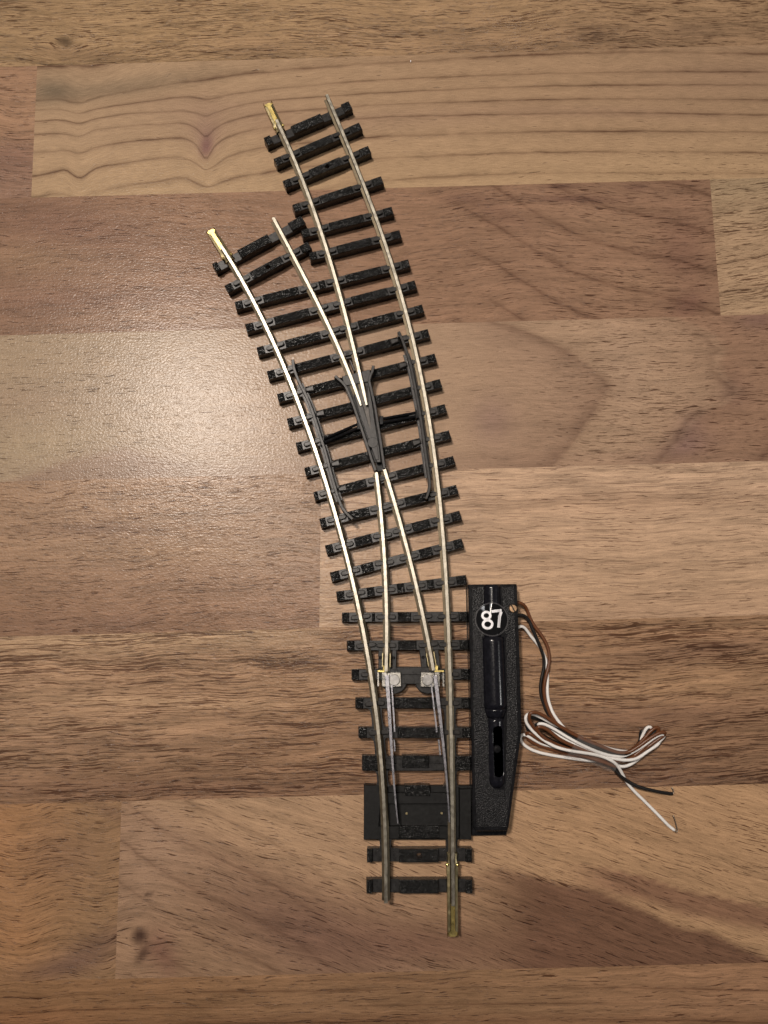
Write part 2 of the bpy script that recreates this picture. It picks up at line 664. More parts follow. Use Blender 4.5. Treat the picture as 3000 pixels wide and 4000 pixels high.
        rgb = lerp(rgb, A3(.265, .17, .115), .55 * inside * sm(px, 1700, 1950))
        rgb = lerp(rgb, A3(.35, .24, .16), .75 * blob(px, py, 2440, 1440, 110, 190, -10) * sm(ring, 1.02, 1.1))
        rgb = lerp(rgb, A3(.29, .188, .122), .5 * sm(ring, 1.3, 1.95) * (1 - sm(ring, 2, 2.05)))
        rgb = lerp(rgb, A3(.235, .14, .09), .85 * sm(ring, 2.0, 2.12) * sm(px, 2000, 2300))
        rgb = lerp(rgb, A3(.2, .125, .105), .5 * blob(px, py, 1920, 1640, 80, 90) + .5 * blob(px, py, 2690, 1690, 60, 90, 30) + .4 * blob(px, py, 2650, 1760, 160, 40, -15))
        rgb = lerp(rgb, A3(.17, .10, .08), .7 * blob(px, py, 2960, 1245, 90, 40) + .4 * blob(px, py, 2860, 1530, 60, 60))
        # left: brown wedge below an oblique line
        ln = py - np.interp(px, [-900, 0, 270, 490, 620, 900, 1100, 1400], [1990, 1890, 1790, 1745, 1790, 1820, 1800, 1760])
        rgb = lerp(rgb, A3(.235, .148, .10), .7 * sm(ln, -14, 25) * (1 - .5 * sm(px, 500, 900)))
        rgb = lerp(rgb, A3(.28, .19, .13), .3 * blob(px, py, 60, 1560, 260, 60) + .35 * blob(px, py, 560, 1800, 330, 50))
        rgb = lerp(rgb, A3(.36, .275, .17), .5 * blob(px, py, 150, 1740, 260, 70, -10))
        w = w - .07 * np.sin(px / 240.) * sm(px, 0, 500)
        pore, st = .12 + .45 * sm(px, 1900, 2400) + .25 * (1 - sm(px, 300, 700)), .2 + .3 * sm(px, 1700, 2300)
    elif kind == 'p4l':
        rgb = lerp(A3(.295, .20, .135), A3(.235, .148, .100), sm(v, .25, 1))
        rgb = lerp(rgb, A3(.185, .118, .088), .5 * blob(px, py, 380, 2065, 260, 22) + .55 * blob(px, py, 480, 2430, 110, 35) + .4 * blob(px, py, 200, 2440, 250, 40))
        rgb = lerp(rgb, A3(.33, .225, .145), .4 * blob(px, py, 650, 2160, 400, 40))
        w = w + .1 * blob(px, py, 480, 2420, 90, 60) + .05 * np.sin(px / 210.)
        pore, st = one * .55, one * .7
    elif kind == 'p4r':
        rgb = lerp(A3(.365, .25, .165), A3(.335, .225, .142), sm(v, .0, 1))
        rgb = lerp(rgb, A3(.30, .195, .125), .6 * blob(px, py, 2500, 1960, 700, 40, -1) + .5 * sm(v, .75, 1) * sm(px, 1900, 2500))
        w = w + .04 * np.sin(px / 300.)
        pore, st = one * .30, one * .80
    elif kind == 'p5':
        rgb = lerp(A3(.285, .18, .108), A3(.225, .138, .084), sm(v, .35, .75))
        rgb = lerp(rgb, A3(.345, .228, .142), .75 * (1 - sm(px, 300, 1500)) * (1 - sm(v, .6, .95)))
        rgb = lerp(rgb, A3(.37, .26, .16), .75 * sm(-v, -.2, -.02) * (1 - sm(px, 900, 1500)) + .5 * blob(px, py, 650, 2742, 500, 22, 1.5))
        rgb = lerp(rgb, A3(.32, .205, .118), .6 * blob(px, py, 2450, 2680, 700, 60, -2) + .4 * blob(px, py, 1400, 2700, 300, 90) + .4 * blob(px, py, 1700, 2950, 500, 60))
        rgb = lerp(rgb, A3(.155, .092, .062), .6 * blob(px, py, 2750, 2540, 420, 40, -6) + .6 * blob(px, py, 2500, 2800, 500, 45, -3) + .55 * blob(px, py, 700, 3080, 700, 40) + .4 * blob(px, py, 300, 2910, 400, 30) + .6 * blob(px, py, 2500, 3040, 500, 45))
        w = w + .10 * np.sin(px / 330. + .6) * sm(px, 1500, 2300) - .015 * np.maximum(x, -20) * 0
        pore, st = one * .62, one * 1.0
    elif kind == 'p6l':
        rgb = lerp(A3(.285, .145, .068), A3(.245, .135, .068), sm(px, 60, 400))
        rgb = lerp(rgb, A3(.34, .16, .07), .25 * blob(px, py, 0, 3300, 60, 240) + .4 * blob(px, py, 60, 3660, 110, 70, 25))
        rgb = lerp(rgb, A3(.14, .075, .05), .65 * blob(px, py, 410, 3680, 260, 55, -25) + .5 * blob(px, py, 260, 3780, 200, 40, -10) + .5 * blob(px, py, 430, 3170, 80, 22, 25) + .3 * blob(px, py, 250, 3340, 160, 100))
        bend = .16 * blob(px, py, 470, 3560, 300, 130)
        w = w - bend + .08 * np.sin(px / 50.)
        pore, st = one * .6, one * .75
    elif kind == 'p6r':
        # broad slanting bands, falling to the right
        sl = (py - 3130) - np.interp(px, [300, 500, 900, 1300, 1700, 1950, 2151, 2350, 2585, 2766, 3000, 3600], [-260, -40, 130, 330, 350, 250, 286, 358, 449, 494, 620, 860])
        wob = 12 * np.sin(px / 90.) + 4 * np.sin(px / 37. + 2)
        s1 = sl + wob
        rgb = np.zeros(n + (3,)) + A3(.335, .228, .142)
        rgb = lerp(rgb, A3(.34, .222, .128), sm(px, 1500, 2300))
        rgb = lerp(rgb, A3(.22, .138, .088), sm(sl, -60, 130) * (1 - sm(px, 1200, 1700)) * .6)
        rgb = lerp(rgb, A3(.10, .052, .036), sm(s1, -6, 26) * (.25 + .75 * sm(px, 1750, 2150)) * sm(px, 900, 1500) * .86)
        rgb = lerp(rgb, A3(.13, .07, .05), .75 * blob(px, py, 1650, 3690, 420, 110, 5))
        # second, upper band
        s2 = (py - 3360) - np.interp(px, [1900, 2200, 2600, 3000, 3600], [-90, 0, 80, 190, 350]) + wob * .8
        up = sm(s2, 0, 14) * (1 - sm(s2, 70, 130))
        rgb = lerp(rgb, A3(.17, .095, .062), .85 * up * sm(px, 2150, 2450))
        # left: purple zone round the lower middle
        rgb = lerp(rgb, A3(.155, .092, .068), .75 * blob(px, py, 1180, 3640, 430, 150, 25))
        rgb = lerp(rgb, A3(.30, .205, .14), .6 * blob(px, py, 560, 3400, 170, 240) + .35 * blob(px, py, 700, 3300, 300, 100, 25))
        rgb = lerp(rgb, A3(.17, .09, .066), np.clip(.7 * blob(px, py, 620, 3700, 60, 70) + .4 * blob(px, py, 660, 3780, 40, 60), 0, 1))
        rgb = lerp(rgb, A3(.05, .028, .022), np.clip(.92 * blob(px, py, 546, 3655, 30, 34, 20, 1.8) + .8 * blob(px, py, 558, 3725, 20, 42, 30, 1.3) + .8 * blob(px, py, 583, 3496, 20, 8, 10, 1.5), 0, 1))
        d = (py - 3130) - .62 * (px - 500)
        ring = d / 165. + .15 * np.sin(px / 140.)
        rs = .55 * (1 - sm(px, 1100, 1500)) * sm(d, -420, -100) * (1 - blob(px, py, 550, 3680, 120, 150))
        k = blob(px, py, 548, 3660, 110, 110)
        dx_ = np.maximum(x - U(480, 3600).x, 0)
        w = w + .34 * (dx_ - 1.6 * (1 - np.exp(-dx_ / 1.6))) - .03 * np.sin(px / 90.) 
        wk = U(548, 3660).y - SLOPE * U(548, 3660).x
        w = w - (yy - wk) * .8 * k
        pore, st = one * .47, one * .6
    else:   # p7 and nearer
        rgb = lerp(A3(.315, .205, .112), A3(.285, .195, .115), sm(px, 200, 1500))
        rgb = lerp(rgb, A3(.37, .245, .15), .8 * sm(px, 2000, 2900))  # right end lightened against the middle; partly shade put into the colour
        yc = py - np.interp(px, [-500, 0, 1500, 3000, 3600], [60, 40, 0, 10, 10]) - 3790
        ring = yc / 62. - .1 + .1 * np.sin(px / 300.)
        rs = 1.0 * (.6 + .4 * np.sin(px / 240. + ring * 3)) * sm(yc, 18, 60)
        rgb = lerp(rgb, A3(.205, .125, .072), .55 * sm(yc, 145, 190) * (1 - sm(yc, 215, 260)) + .35 * blob(px, py, 1500, 3830, 500, 14, 1))
        rgb = lerp(rgb, A3(.29, .16, .082), .6 * blob(px, py, 100, 3990, 300, 60))
        pore, st = one * .42, one * .7
    return rgb * gain, u, w, ring, rs, pore, st


def build_tabletop():
    V, Fc = [], []
    RGB, GR, FG = [], [], []
    base = 0
    step = 0.11
    for pid, (r, le, re, kind) in enumerate(PLANKS):
        (c0, s0), (c1, s1) = rows[r], rows[r + 1]
        ny = int(PITCH / step)
        ymid = 0.5 * (c0 + c1)
        xa, xb = le(ymid), re(ymid)
        nx = int((xb - xa) / step)
        tv = np.linspace(0, 1, ny + 1)
        tu = np.linspace(0, 1, nx + 1)
        # left and right edge points on both seams
        def corner(e, c, s):
            yv = c
            for _ in range(4):
                xv = e(yv)
                yv = c + s * xv
            return xv, yv
        lt, rt, lb, rb = corner(le, c0, s0), corner(re, c0, s0), corner(le, c1, s1), corner(re, c1, s1)
        tu2, tv2 = np.meshgrid(tu, tv)
        X = (lt[0] * (1 - tu2) + rt[0] * tu2) * (1 - tv2) + (lb[0] * (1 - tu2) + rb[0] * tu2) * tv2
        Y = (lt[1] * (1 - tu2) + rt[1] * tu2) * (1 - tv2) + (lb[1] * (1 - tu2) + rb[1] * tu2) * tv2
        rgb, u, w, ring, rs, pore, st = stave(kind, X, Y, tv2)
        V.append(np.stack([X, Y, np.zeros_like(X)], -1).reshape(-1, 3))
        RGB.append(np.concatenate([np.clip(rgb, 0, 1), st[..., None]], -1).reshape(-1, 4))
        GR.append(np.stack([u, w, np.full_like(u, pid * 11.3)], -1).reshape(-1, 3))
        FG.append(np.stack([ring, rs, pore], -1).reshape(-1, 3))
        idx = np.arange((ny + 1) * (nx + 1)).reshape(ny + 1, nx + 1) + base
        q = np.stack([idx[1:, :-1], idx[1:, 1:], idx[:-1, 1:], idx[:-1, :-1]], -1).reshape(-1, 4)
        Fc.append(q)
        base += idx.size
    V = np.concatenate(V)
    Fc = np.concatenate(Fc)
    me = bpy.data.meshes.new('tabletop')
    me.vertices.add(len(V))
    me.vertices.foreach_set('co', V.astype(np.float32).ravel())
    me.loops.add(Fc.size)
    me.loops.foreach_set('vertex_index', Fc.astype(np.int32).ravel())
    me.polygons.add(len(Fc))
    me.polygons.foreach_set('loop_start', np.arange(0, Fc.size, 4, dtype=np.int32))
    me.update(calc_edges=True)
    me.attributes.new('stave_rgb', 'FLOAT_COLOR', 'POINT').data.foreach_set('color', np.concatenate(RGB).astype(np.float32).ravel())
    me.attributes.new('grain', 'FLOAT_VECTOR', 'POINT').data.foreach_set('vector', np.concatenate(GR).astype(np.float32).ravel())
    me.attributes.new('figure', 'FLOAT_VECTOR', 'POINT').data.foreach_set('vector', np.concatenate(FG).astype(np.float32).ravel())
    me.validate()
    # the board below the printed face
    (ct, s_), (cb, s2_) = rows[0], rows[-1]
    o = bpy.data.objects.new('tabletop', me)
    col.objects.link(o)
    tag(o, kind='structure')
    o['label'] = 'brown wood print laminate of joined staves under the track'
    me.materials.append(wood_material())
    return o


def wood_material():
    m, nt, b, out = newmat('wood_laminate')
    ac = N(nt, 'Attribute', attribute_name='stave_rgb')
    ag = N(nt, 'Attribute', attribute_name='grain')
    af = N(nt, 'Attribute', attribute_name='figure')
    sep = nt.nodes.new('ShaderNodeSeparateXYZ')
    nt.links.new(af.outputs['Vector'], sep.inputs[0])
    ring, rs, pore = sep.outputs
    g = ag.outputs['Vector']
    tc = nt.nodes.new('ShaderNodeTexCoord')
    # slight wander of the grain
    wn = nt.nodes.new('ShaderNodeTexNoise')
    wn.inputs['Scale'].default_value = 0.55
    wn.inputs['Detail'].default_value = 2.0
    nt.links.new(g, wn.inputs['Vector'])
    vm = nt.nodes.new('ShaderNodeVectorMath')
    vm.operation = 'MULTIPLY_ADD'
    nt.links.new(wn.outputs['Color'], vm.inputs[0])
    vm.inputs[1].default_value = (0, 0.35, 0)
    nt.links.new(g, vm.inputs[2])
    g = vm.outputs[0]
    # broad soft streaks and fine fibres along the grain
    s1 = noise(nt, g, 1.0, 3.0, 0.55, stretch=(0.22, 2.6, 1))
    s2 = noise(nt, g, 1.0, 3.0, 0.6, stretch=(0.8, 13, 1), offs=(3, 1, 5))
    s3 = noise(nt, g, 1.0, 2.0, 0.6, stretch=(3.0, 55, 1), offs=(7, 2, 9))
    stv = ac.outputs['Alpha']
    st = math_node(nt, 'ADD', math_node(nt, 'MULTIPLY', math_node(nt, 'SUBTRACT', s1, 0.5), 1.0),
                   math_node(nt, 'MULTIPLY', math_node(nt, 'SUBTRACT', s2, 0.5), 1.3))
    st = math_node(nt, 'MULTIPLY', st, stv)
    fib = math_node(nt, 'MULTIPLY', math_node(nt, 'SUBTRACT', s3, 0.5), 0.75)
    mott = math_node(nt, 'MULTIPLY', math_node(nt, 'SUBTRACT', noise(nt, g, 1.0, 4.0, 0.65, stretch=(1.6, 3.2, 1), offs=(1, 8, 2)), 0.5), 0.34)
    gain = math_node(nt, 'ADD', math_node(nt, 'ADD', math_node(nt, 'ADD', st, fib), mott), 1.0)
    cm = nt.nodes.new('ShaderNodeVectorMath')
    cm.operation = 'SCALE'
    nt.links.new(ac.outputs['Color'], cm.inputs[0])
    nt.links.new(gain, cm.inputs['Scale'])
    c = cm.outputs[0]
    # growth rings
    rn = noise(nt, g, 1.0, 3.0, 0.6, stretch=(1.2, 5, 1), offs=(4, 4, 4))
    rr = math_node(nt, 'ADD', ring, math_node(nt, 'MULTIPLY', math_node(nt, 'SUBTRACT', rn, 0.5), 0.16))
    rf = math_node(nt, 'FRACT', math_node(nt, 'ADD', rr, 0.5))
    prof = ramp(nt, rf, [(0.0, 0.0), (0.28, 0.05), (0.42, 0.30), (0.485, 0.85), (0.505, 1.0), (0.53, 0.6), (0.60, 0.22), (0.75, 0.03), (1.0, 0.0)])
    rbreak = ramp(nt, noise(nt, g, 1.0, 2.0, 0.5, stretch=(0.9, 1.5, 1), offs=(9, 9, 1)), [(0.3, 0.45), (0.6, 1.0)])
    rfac = math_node(nt, 'MULTIPLY', math_node(nt, 'MULTIPLY', prof, rs), math_node(nt, 'MULTIPLY', rbreak, 0.85))
    c = mixc(nt, 'MULTIPLY', rfac, c, (0.30, 0.235, 0.235))
    # pores: short dark dashes along the grain, in two sizes
    p1 = noise(nt, g, 1.0, 1.5, 0.5, stretch=(2.0, 31, 1), offs=(2, 6, 3))
    p2 = noise(nt, g, 1.0, 1.0, 0.5, stretch=(4.5, 50, 1), offs=(5, 3, 6))
    pm = noise(nt, g, 1.0, 2.0, 0.6, stretch=(0.35, 1.8, 1), offs=(6, 1, 1))
    dens = math_node(nt, 'MULTIPLY', pore, math_node(nt, 'ADD', math_node(nt, 'MULTIPLY', math_node(nt, 'SUBTRACT', pm, 0.5), 1.6), 0.9))
    th1 = math_node(nt, 'SUBTRACT', 0.735, math_node(nt, 'MULTIPLY', dens, 0.225))
    th2 = math_node(nt, 'SUBTRACT', 0.755, math_node(nt, 'MULTIPLY', dens, 0.21))
    k1 = math_node(nt, 'MULTIPLY', math_node(nt, 'SUBTRACT', p1, th1), 26.0, clamp=True)
    k2 = math_node(nt, 'MULTIPLY', math_node(nt, 'SUBTRACT', p2, th2), 24.0, clamp=True)
    p3 = noise(nt, g, 1.0, 2.0, 0.55, stretch=(0.7, 36, 1), offs=(8, 5, 2))
    lm = math_node(nt, 'MULTIPLY', math_node(nt, 'SUBTRACT', stv, 0.45), 1.9, clamp=True)
    th3 = math_node(nt, 'SUBTRACT', 0.715, math_node(nt, 'MULTIPLY', math_node(nt, 'MULTIPLY', lm, pm), 0.295))
    k3 = math_node(nt, 'MULTIPLY', math_node(nt, 'MULTIPLY', math_node(nt, 'SUBTRACT', p3, th3), 26.0, clamp=True), lm)
    pk = math_node(nt, 'MAXIMUM', math_node(nt, 'MAXIMUM', k1, math_node(nt, 'MULTIPLY', k2, 0.75)), k3)
    c = mixc(nt, 'MULTIPLY', math_node(nt, 'MULTIPLY', pk, 0.92), c, (0.26, 0.20, 0.19))
    # print speckle
    sp = noise(nt, tc.outputs['Object'], 32.0, 2.0, 0.7)
    c = mixc(nt, 'MULTIPLY', 1.0, c, ramp(nt, sp, [(0.3, 0.88), (0.7, 1.10)]))
    nt.links.new(c, b.inputs['Base Color'])
    # satin lacquer with a fine pebble
    b.inputs['Specular IOR Level'].default_value = 0.14
    peb = noise(nt, tc.outputs['Object'], 15.0, 1.0, 0.5, stretch=(0.85, 1.2, 1))
    peb2 = noise(nt, tc.outputs['Object'], 34.0, 1.0, 0.5)
    hb = math_node(nt, 'ADD', peb, math_node(nt, 'MULTIPLY', peb2, 0.30))
    nb = bump(nt, hb, 1.0, 0.0056)
    nb = bump(nt, math_node(nt, 'MULTIPLY', pk, -1.0), 0.35, 0.008, nb)
    nt.links.new(nb, b.inputs['Normal'])
    b.inputs['Roughness'].default_value = 0.23
    return m


build_tabletop()

# ================================================================= TURNOUT
Z_SL = 0.25          # top of the sleepers
Z_RT = 0.50          # top of the rails
LIFT = 0.07          # the whole turnout is built from here and raised by this much
turn = empty('railway_turnout', U(1500, 2050, 0))
tag(turn, 'curved model railway turnout with bright rails on black plastic sleepers', 'model track')

# ---- rail centre lines, photo pixels of the head
px_R2 = ZA([(988, 143), (1040, 270), (1100, 420), (1155, 540), (1210, 680), (1275, 840), (1335, 1000), (1395, 1160), (1445, 1300), (1510, 1480), (1550, 1630)]) + \
    ZB([(1240, 150), (1290, 320), (1320, 440), (1350, 560), (1380, 690), (1405, 810), (1430, 930), (1455, 1070), (1480, 1230), (1500, 1370), (1515, 1500)]) + \
    ZD([(1170, 0), (1185, 150), (1200, 320), (1213, 500), (1228, 750), (1240, 1000), (1245, 1250), (1250, 1450)]) + \
    ZE([(1256, 300), (1265, 600), (1275, 900), (1280, 1200)]) + \
    ZF([(1220, 0), (1228, 300), (1232, 600), (1237, 900), (1239, 1200), (1237, 1500), (1234, 1740)])
px_R3 = ZA([(140, 1365), (190, 1470), (250, 1560), (300, 1650)]) + \
    ZB([(225, 130), (290, 255), (350, 370), (420, 510), (480, 640), (540, 770), (590, 890), (640, 1020), (690, 1160), (740, 1320), (790, 1500)]) + \
    ZD([(250, 0), (300, 150), (365, 370), (420, 560), (460, 730), (500, 890), (540, 1060), (575, 1270), (610, 1450)]) + \
    ZE([(385, 380), (425, 580), (455, 790), (480, 990), (505, 1200), (525, 1430)]) + \
    ZF([(400, 0), (415, 200), (430, 450), (437, 700), (445, 900), (460, 1100), (465, 1300), (468, 1500), (468, 1705)])
px_R1 = ZA([(580, 345), (640, 470), (700, 620), (775, 800), (840, 970), (905, 1150), (965, 1320), (1020, 1470), (1060, 1650)]) + \
    ZB([(840, 130), (880, 270), (920, 420), (955, 560), (985, 690), (1010, 800), (1030, 880), (1050, 965)])
px_R4 = ZA([(555, 1140), (620, 1280), (690, 1390), (760, 1530), (830, 1650)]) + \
    ZB([(640, 130), (700, 250), (760, 370), (820, 490), (870, 600), (920, 720), (965, 830), (1010, 968)])
px_C1 = ZC([(818, 1095), (840, 1350), (865, 1600)]) + ZD([(700, 150), (718, 350), (730, 600), (740, 850), (745, 1060), (748, 1300), (742, 1500)])
px_C2 = ZC([(893, 1070), (935, 1230), (990, 1440), (1040, 1620)]) + ZD([(820, 150), (865, 310), (905, 460), (945, 620), (985, 790), (1020, 950), (1060, 1130), (1090, 1300), (1125, 1490)])
R2 = smooth_path(px_R2, Z_RT, 5)
R3 = smooth_path(px_R3, Z_RT, 5)
R1 = smooth_path(px_R1, Z_RT, 3)
R4 = smooth_path(px_R4, Z_RT, 3)
C1 = smooth_path(px_C1, Z_RT, 3)
C2 = smooth_path(px_C2, Z_RT, 2)

FOOT = [(-.105, 0), (.105, 0), (.105, .028), (.03, .055), (.026, .165), (-.026, .165), (-.03, .055), (-.105, .028)]
HEAD = [(-.026, .165), (.026, .165), (.05, .188), (.053, .235), (.042, .25), (-.042, .25), (-.053, .235), (-.05, .188)]


def rail(name, path, label=None, nose=0):
    """flat-bottomed rail; NOSE tapers the head at the end (frog nose)"""
    n = len(path)
    sc_ = [1.0] * n
    if nose:
        for i in range(n):
            d = (n - 1 - i) / max(1, n - 1) * math.dist(path[0], path[-1])
            sc_[i] = min(1.0, 0.55 + 0.45 * d / nose)
    bm = bmesh.new()
    merge(bm, sweep(path, FOOT, sc_, Z_SL), 1)
    merge(bm, sweep(path, HEAD, sc_, Z_SL), 0)
    o = wlink(name, bm, ['rail', 'railside'], turn)
    if label:
        o['label'] = label
    return o


rail('stock_rail', R2)
rail('stock_rail', R3)
rail('frog_rail', R1, nose=0.5)
rail('frog_rail', R4, nose=0.5)
rail('closure_rail', C1)
rail('closure_rail', C2)
RAILS = {'R1': R1, 'R2': R2, 'R3': R3, 'R4': R4, 'C1': C1, 'C2': C2}


def cross_on(A, B, path):
    """distance along A->B (from its middle) where the path crosses, and the path's direction"""
    ax, ay = A
    bx, by = B
    L = math.hypot(bx - ax, by - ay)
    ux, uy = (bx - ax) / L, (by - ay) / L
    for p, q in zip(path[:-1], path[1:]):
        s1 = (p[0] - ax) * -uy + (p[1] - ay) * ux
        s2 = (q[0] - ax) * -uy + (q[1] - ay) * ux
        if s1 * s2 <= 0 and s1 != s2:
            t = s1 / (s1 - s2)
            x, y = p[0] + (q[0] - p[0]) * t, p[1] + (q[1] - p[1]) * t
            d = (x - ax) * ux + (y - ay) * uy
            if -0.05 < d < L + 0.05:
                ang = math.atan2(q[1] - p[1], q[0] - p[0]) - math.atan2(uy, ux)
                return d - L / 2, ang
    return None


# ---- rail clips: one mesh for all of them
def clip_mesh(L):
    bm = prism(stadium(0, 0, L, 0.135, 0, 8), 0.0, 0.075, 0.022, 0.0, 2)
    bmesh.ops.recalc_face_normals(bm, faces=bm.faces)
    me = bpy.data.meshes.new('rail_clip')
    bm.to_mesh(me)
    bm.free()
    me.materials.append(M['frog'])
    return me


CLIP = clip_mesh(0.56)
CLIP_S = clip_mesh(0.22)
CLIP_1 = clip_mesh(0.17)


def add_clip(parent, me, x, y, z, rot):
    o = bpy.data.objects.new('rail_clip', me)
    col.objects.link(o)
    o.parent = parent
    o.location = (x, y, z)
    o.rotation_euler = (0, 0, rot)
    return o


def sleeper(L, R, w, mode='clip', rails=('R1', 'R2', 'R3', 'R4', 'C1', 'C2'), hole=None, clear=()):
    """one sleeper between photo points L and R (middle of its top face at both ends)"""
    A, B = U2(L, Z_SL), U2(R, Z_SL)
    D = math.dist(A, B)
    ang = math.atan2(B[1] - A[1], B[0] - A[0])
    c = ((A[0] + B[0]) / 2, (A[1] + B[1]) / 2)
    h = w / 2
    xs = []
    for k in rails:
        r = cross_on(A, B, RAILS[k])
        if r:
            xs.append((r[0], r[1], k))
    xs.sort()
    bm = bmesh.new()
    if hole is None:
        merge(bm, box(-D / 2, D / 2, -h, h, -LIFT, 0.205 if mode == 'clip' else 0.15, 0.010, 0.022), 0)
    else:
        hx = hole * D
        r_ = 0.075
        z1 = 0.205 if mode == 'clip' else 0.15
        pts = [(r_ * math.cos(t * math.pi / 8), r_ * math.sin(t * math.pi / 8)) for t in range(17)]
        # two halves that leave a round hole between them
        up = [(-D / 2, 0), (hx - r_, 0)] + [(hx + x, y) for x, y in pts[::-1][1:-1] if y > 1e-6] + [(hx + r_, 0), (D / 2, 0), (D / 2, h), (-D / 2, h)]
        merge(bm, prism(up, -LIFT, z1, 0.0, 0.0), 0)
        merge(bm, prism([(x, -y) for x, y in up], -LIFT, z1, 0.0, 0.0), 0)
    # raised lengths with wood grain, flat lengths round every rail
    half = 0.33 if mode == 'clip' else 0.36
    flats = [(x - half, x + half) for x, a, k in xs] + list(clear)
    flats.sort()
    merged = []
    for a, b_ in flats:
        if merged and a < merged[-1][1] + 0.06:
            merged[-1][1] = max(merged[-1][1], b_)
        else:
            merged.append([a, b_])
    zb = 0.19 if mode == 'clip' else 0.14
    pos = -D / 2
    segs = []
    for a, b_ in merged + [[D / 2, D / 2]]:
        a = max(-D / 2, min(D / 2, a))
        if a - pos > 0.05:
            segs.append((pos, a))
        if b_ > a and mode == 'clip':
            merge(bm, box(max(a, -D / 2) + .004, min(b_, D / 2) - .004, -h + .003, h - .003, zb, 0.226 + rnd.uniform(-.003, .003), 0.008), 0)
        pos = max(pos, b_)
    for a, b_ in segs:
        top = Z_SL + rnd.uniform(-.004, .006)
        if hole is not None and a < hole * D < b_:
            hx = hole * D
            r_ = 0.075
            up = [(a, 0), (hx - r_, 0)] + [(hx - r_ * math.cos(t * math.pi / 8), r_ * math.sin(t * math.pi / 8)) for t in range(1, 8)] + [(hx + r_, 0), (b_, 0), (b_, h), (a, h)]
            merge(bm, prism(up, zb, top, 0.0), 1)
            merge(bm, prism([(x, -y) for x, y in up], zb, top, 0.0), 1)
        else:
            g = 0.004 if mode == 'clip' else -0.002
            e0 = 0.002 if a > -D / 2 + .01 else (-0.003 if mode != 'clip' else 0.003)
            merge(bm, box(a + e0, b_ - e0, -h + g, h - g, zb, top, 0.016, 0.006), 1)
    o = wlink('sleeper', bm, ['plate', 'grain'], turn)
    o.matrix_parent_inverse = Matrix.Identity(4)
    o.location = (c[0] - turn.location.x, c[1] - turn.location.y, rnd.uniform(0, .0015))
    o.rotation_euler = (0, 0, ang)
    if mode == 'clip':
        for x, a, k in xs:
            add_clip(o, CLIP, x + rnd.uniform(-.012, .012), rnd.uniform(-.012, .012), 0.222, (a - math.pi / 2 if abs(a - math.pi / 2) < 1 else a + math.pi / 2) * 0.6)
    return o, A, B, xs


# single-track sleepers at the far end
W = 0.265
sl = {}
sl['S1'] = sleeper(*ZA([(492, 522), (1180, 225)]), 0.285, 'notch')
sl['S2'] = sleeper(*ZA([(570, 690), (1262, 395)]), W)
sl['S3'] = sleeper(*ZA([(642, 870), (1335, 585)]), W, hole=0.0)
sl['S4'] = sleeper(*ZA([(718, 1065), (1438, 832)]), W)
sl['S5'] = sleeper(*ZA([(786, 1270), (1522, 1080)]), W)
sl['S6'] = sleeper(*ZA([(850, 1455), (1585, 1270)]), W)
sl['D1'] = sleeper(*ZA([(75, 1545), (798, 1155)]), 0.285, 'notch')
sl['D2'] = sleeper(ZB([(138, 215)])[0], ZA([(850, 1362)])[0], W, hole=0.0)
longs = [((197, 322), (1325, 45)), ((266, 467), (1367, 182)), ((340, 617), (1415, 338)), ((407, 772), (1452, 497)), ((473, 920), (1497, 657)),
         ((537, 1080), (1531, 822)), ((595, 1237), (1562, 985)), ((650, 1400), (1590, 1155)), ((709, 1557), (1617, 1322))]
for i, (a, b_) in enumerate(longs):
    a, b_ = ZB([a, b_])
    extra = []
    sl['L%d' % (i + 1)] = sleeper(a, b_, W, rails=('R1', 'R2', 'R3', 'R4', 'C1', 'C2') if i != 5 and i != 4 else ('R2', 'R3'))
for i, (a, b_) in enumerate([((210, 298), (1320, 22)), ((256, 515), (1347, 232)), ((296, 735), (1364, 457)), ((342, 890), (1395, 755)), ((385, 1060), (1402, 1053)), ((426, 1290), (1407, 1282))]):
    a, b_ = ZD([a, b_])
    sl['L%d' % (i + 10)] = sleeper(a, b_, W + 0.01)
sl['L16'] = sleeper(*ZE([(205, 512), (1470, 508)]), 0.29, rails=(), clear=[(-2.0, 2.0)])
sl['L17'] = sleeper(*ZE([(245, 822), (1478, 820)]), 0.29, rails=('R2', 'R3'), clear=[(-1.15, -.5), (.62, 1.2)])
sl['L18'] = sleeper(*ZE([(278, 1140), (1483, 1140)]), 0.29, rails=('R2', 'R3'), clear=[(-1.1, -.45), (.68, 1.2)])
for k in ('L16',):
    o, A, B, xs = sl[k]
    D = math.dist(A, B)
    for r_, s in (('R3', -1), ('R2', 1)):
        x, a = cross_on(A, B, RAILS[r_])
        add_clip(o, CLIP_S, x + s * .17, 0, 0.222, 0)
    b0 = box(-D / 2, -D / 2 + .2, -.14, .14, .19, .252, .016, .006)
    b1 = box(D / 2 - .22, D / 2, -.14, .14, .19, .252, .016, .006)
    me = o.data
    bm = bmesh.new()
    bm.from_mesh(me)
    merge(bm, b0, 1)
    merge(bm, b1, 1)
    bm.to_mesh(me)
    bm.free()
# the two plain sleepers and the plates at the toe end
sl['L21'] = sleeper(*ZF([(247, 1160), (1458, 1155)]), 0.335, 'notch', rails=('R2', 'R3'), hole=-0.005)
sl['L22'] = sleeper(*ZF([(243, 1518), (1463, 1515)]), 0.335, 'notch', rails=('R2', 'R3'))


def plate_thing(name, parts, mats, parent=turn):
    bm = bmesh.new()
    for b_, mi in parts:
        merge(bm, b_, mi)
    return wlink(name, bm, mats, parent)


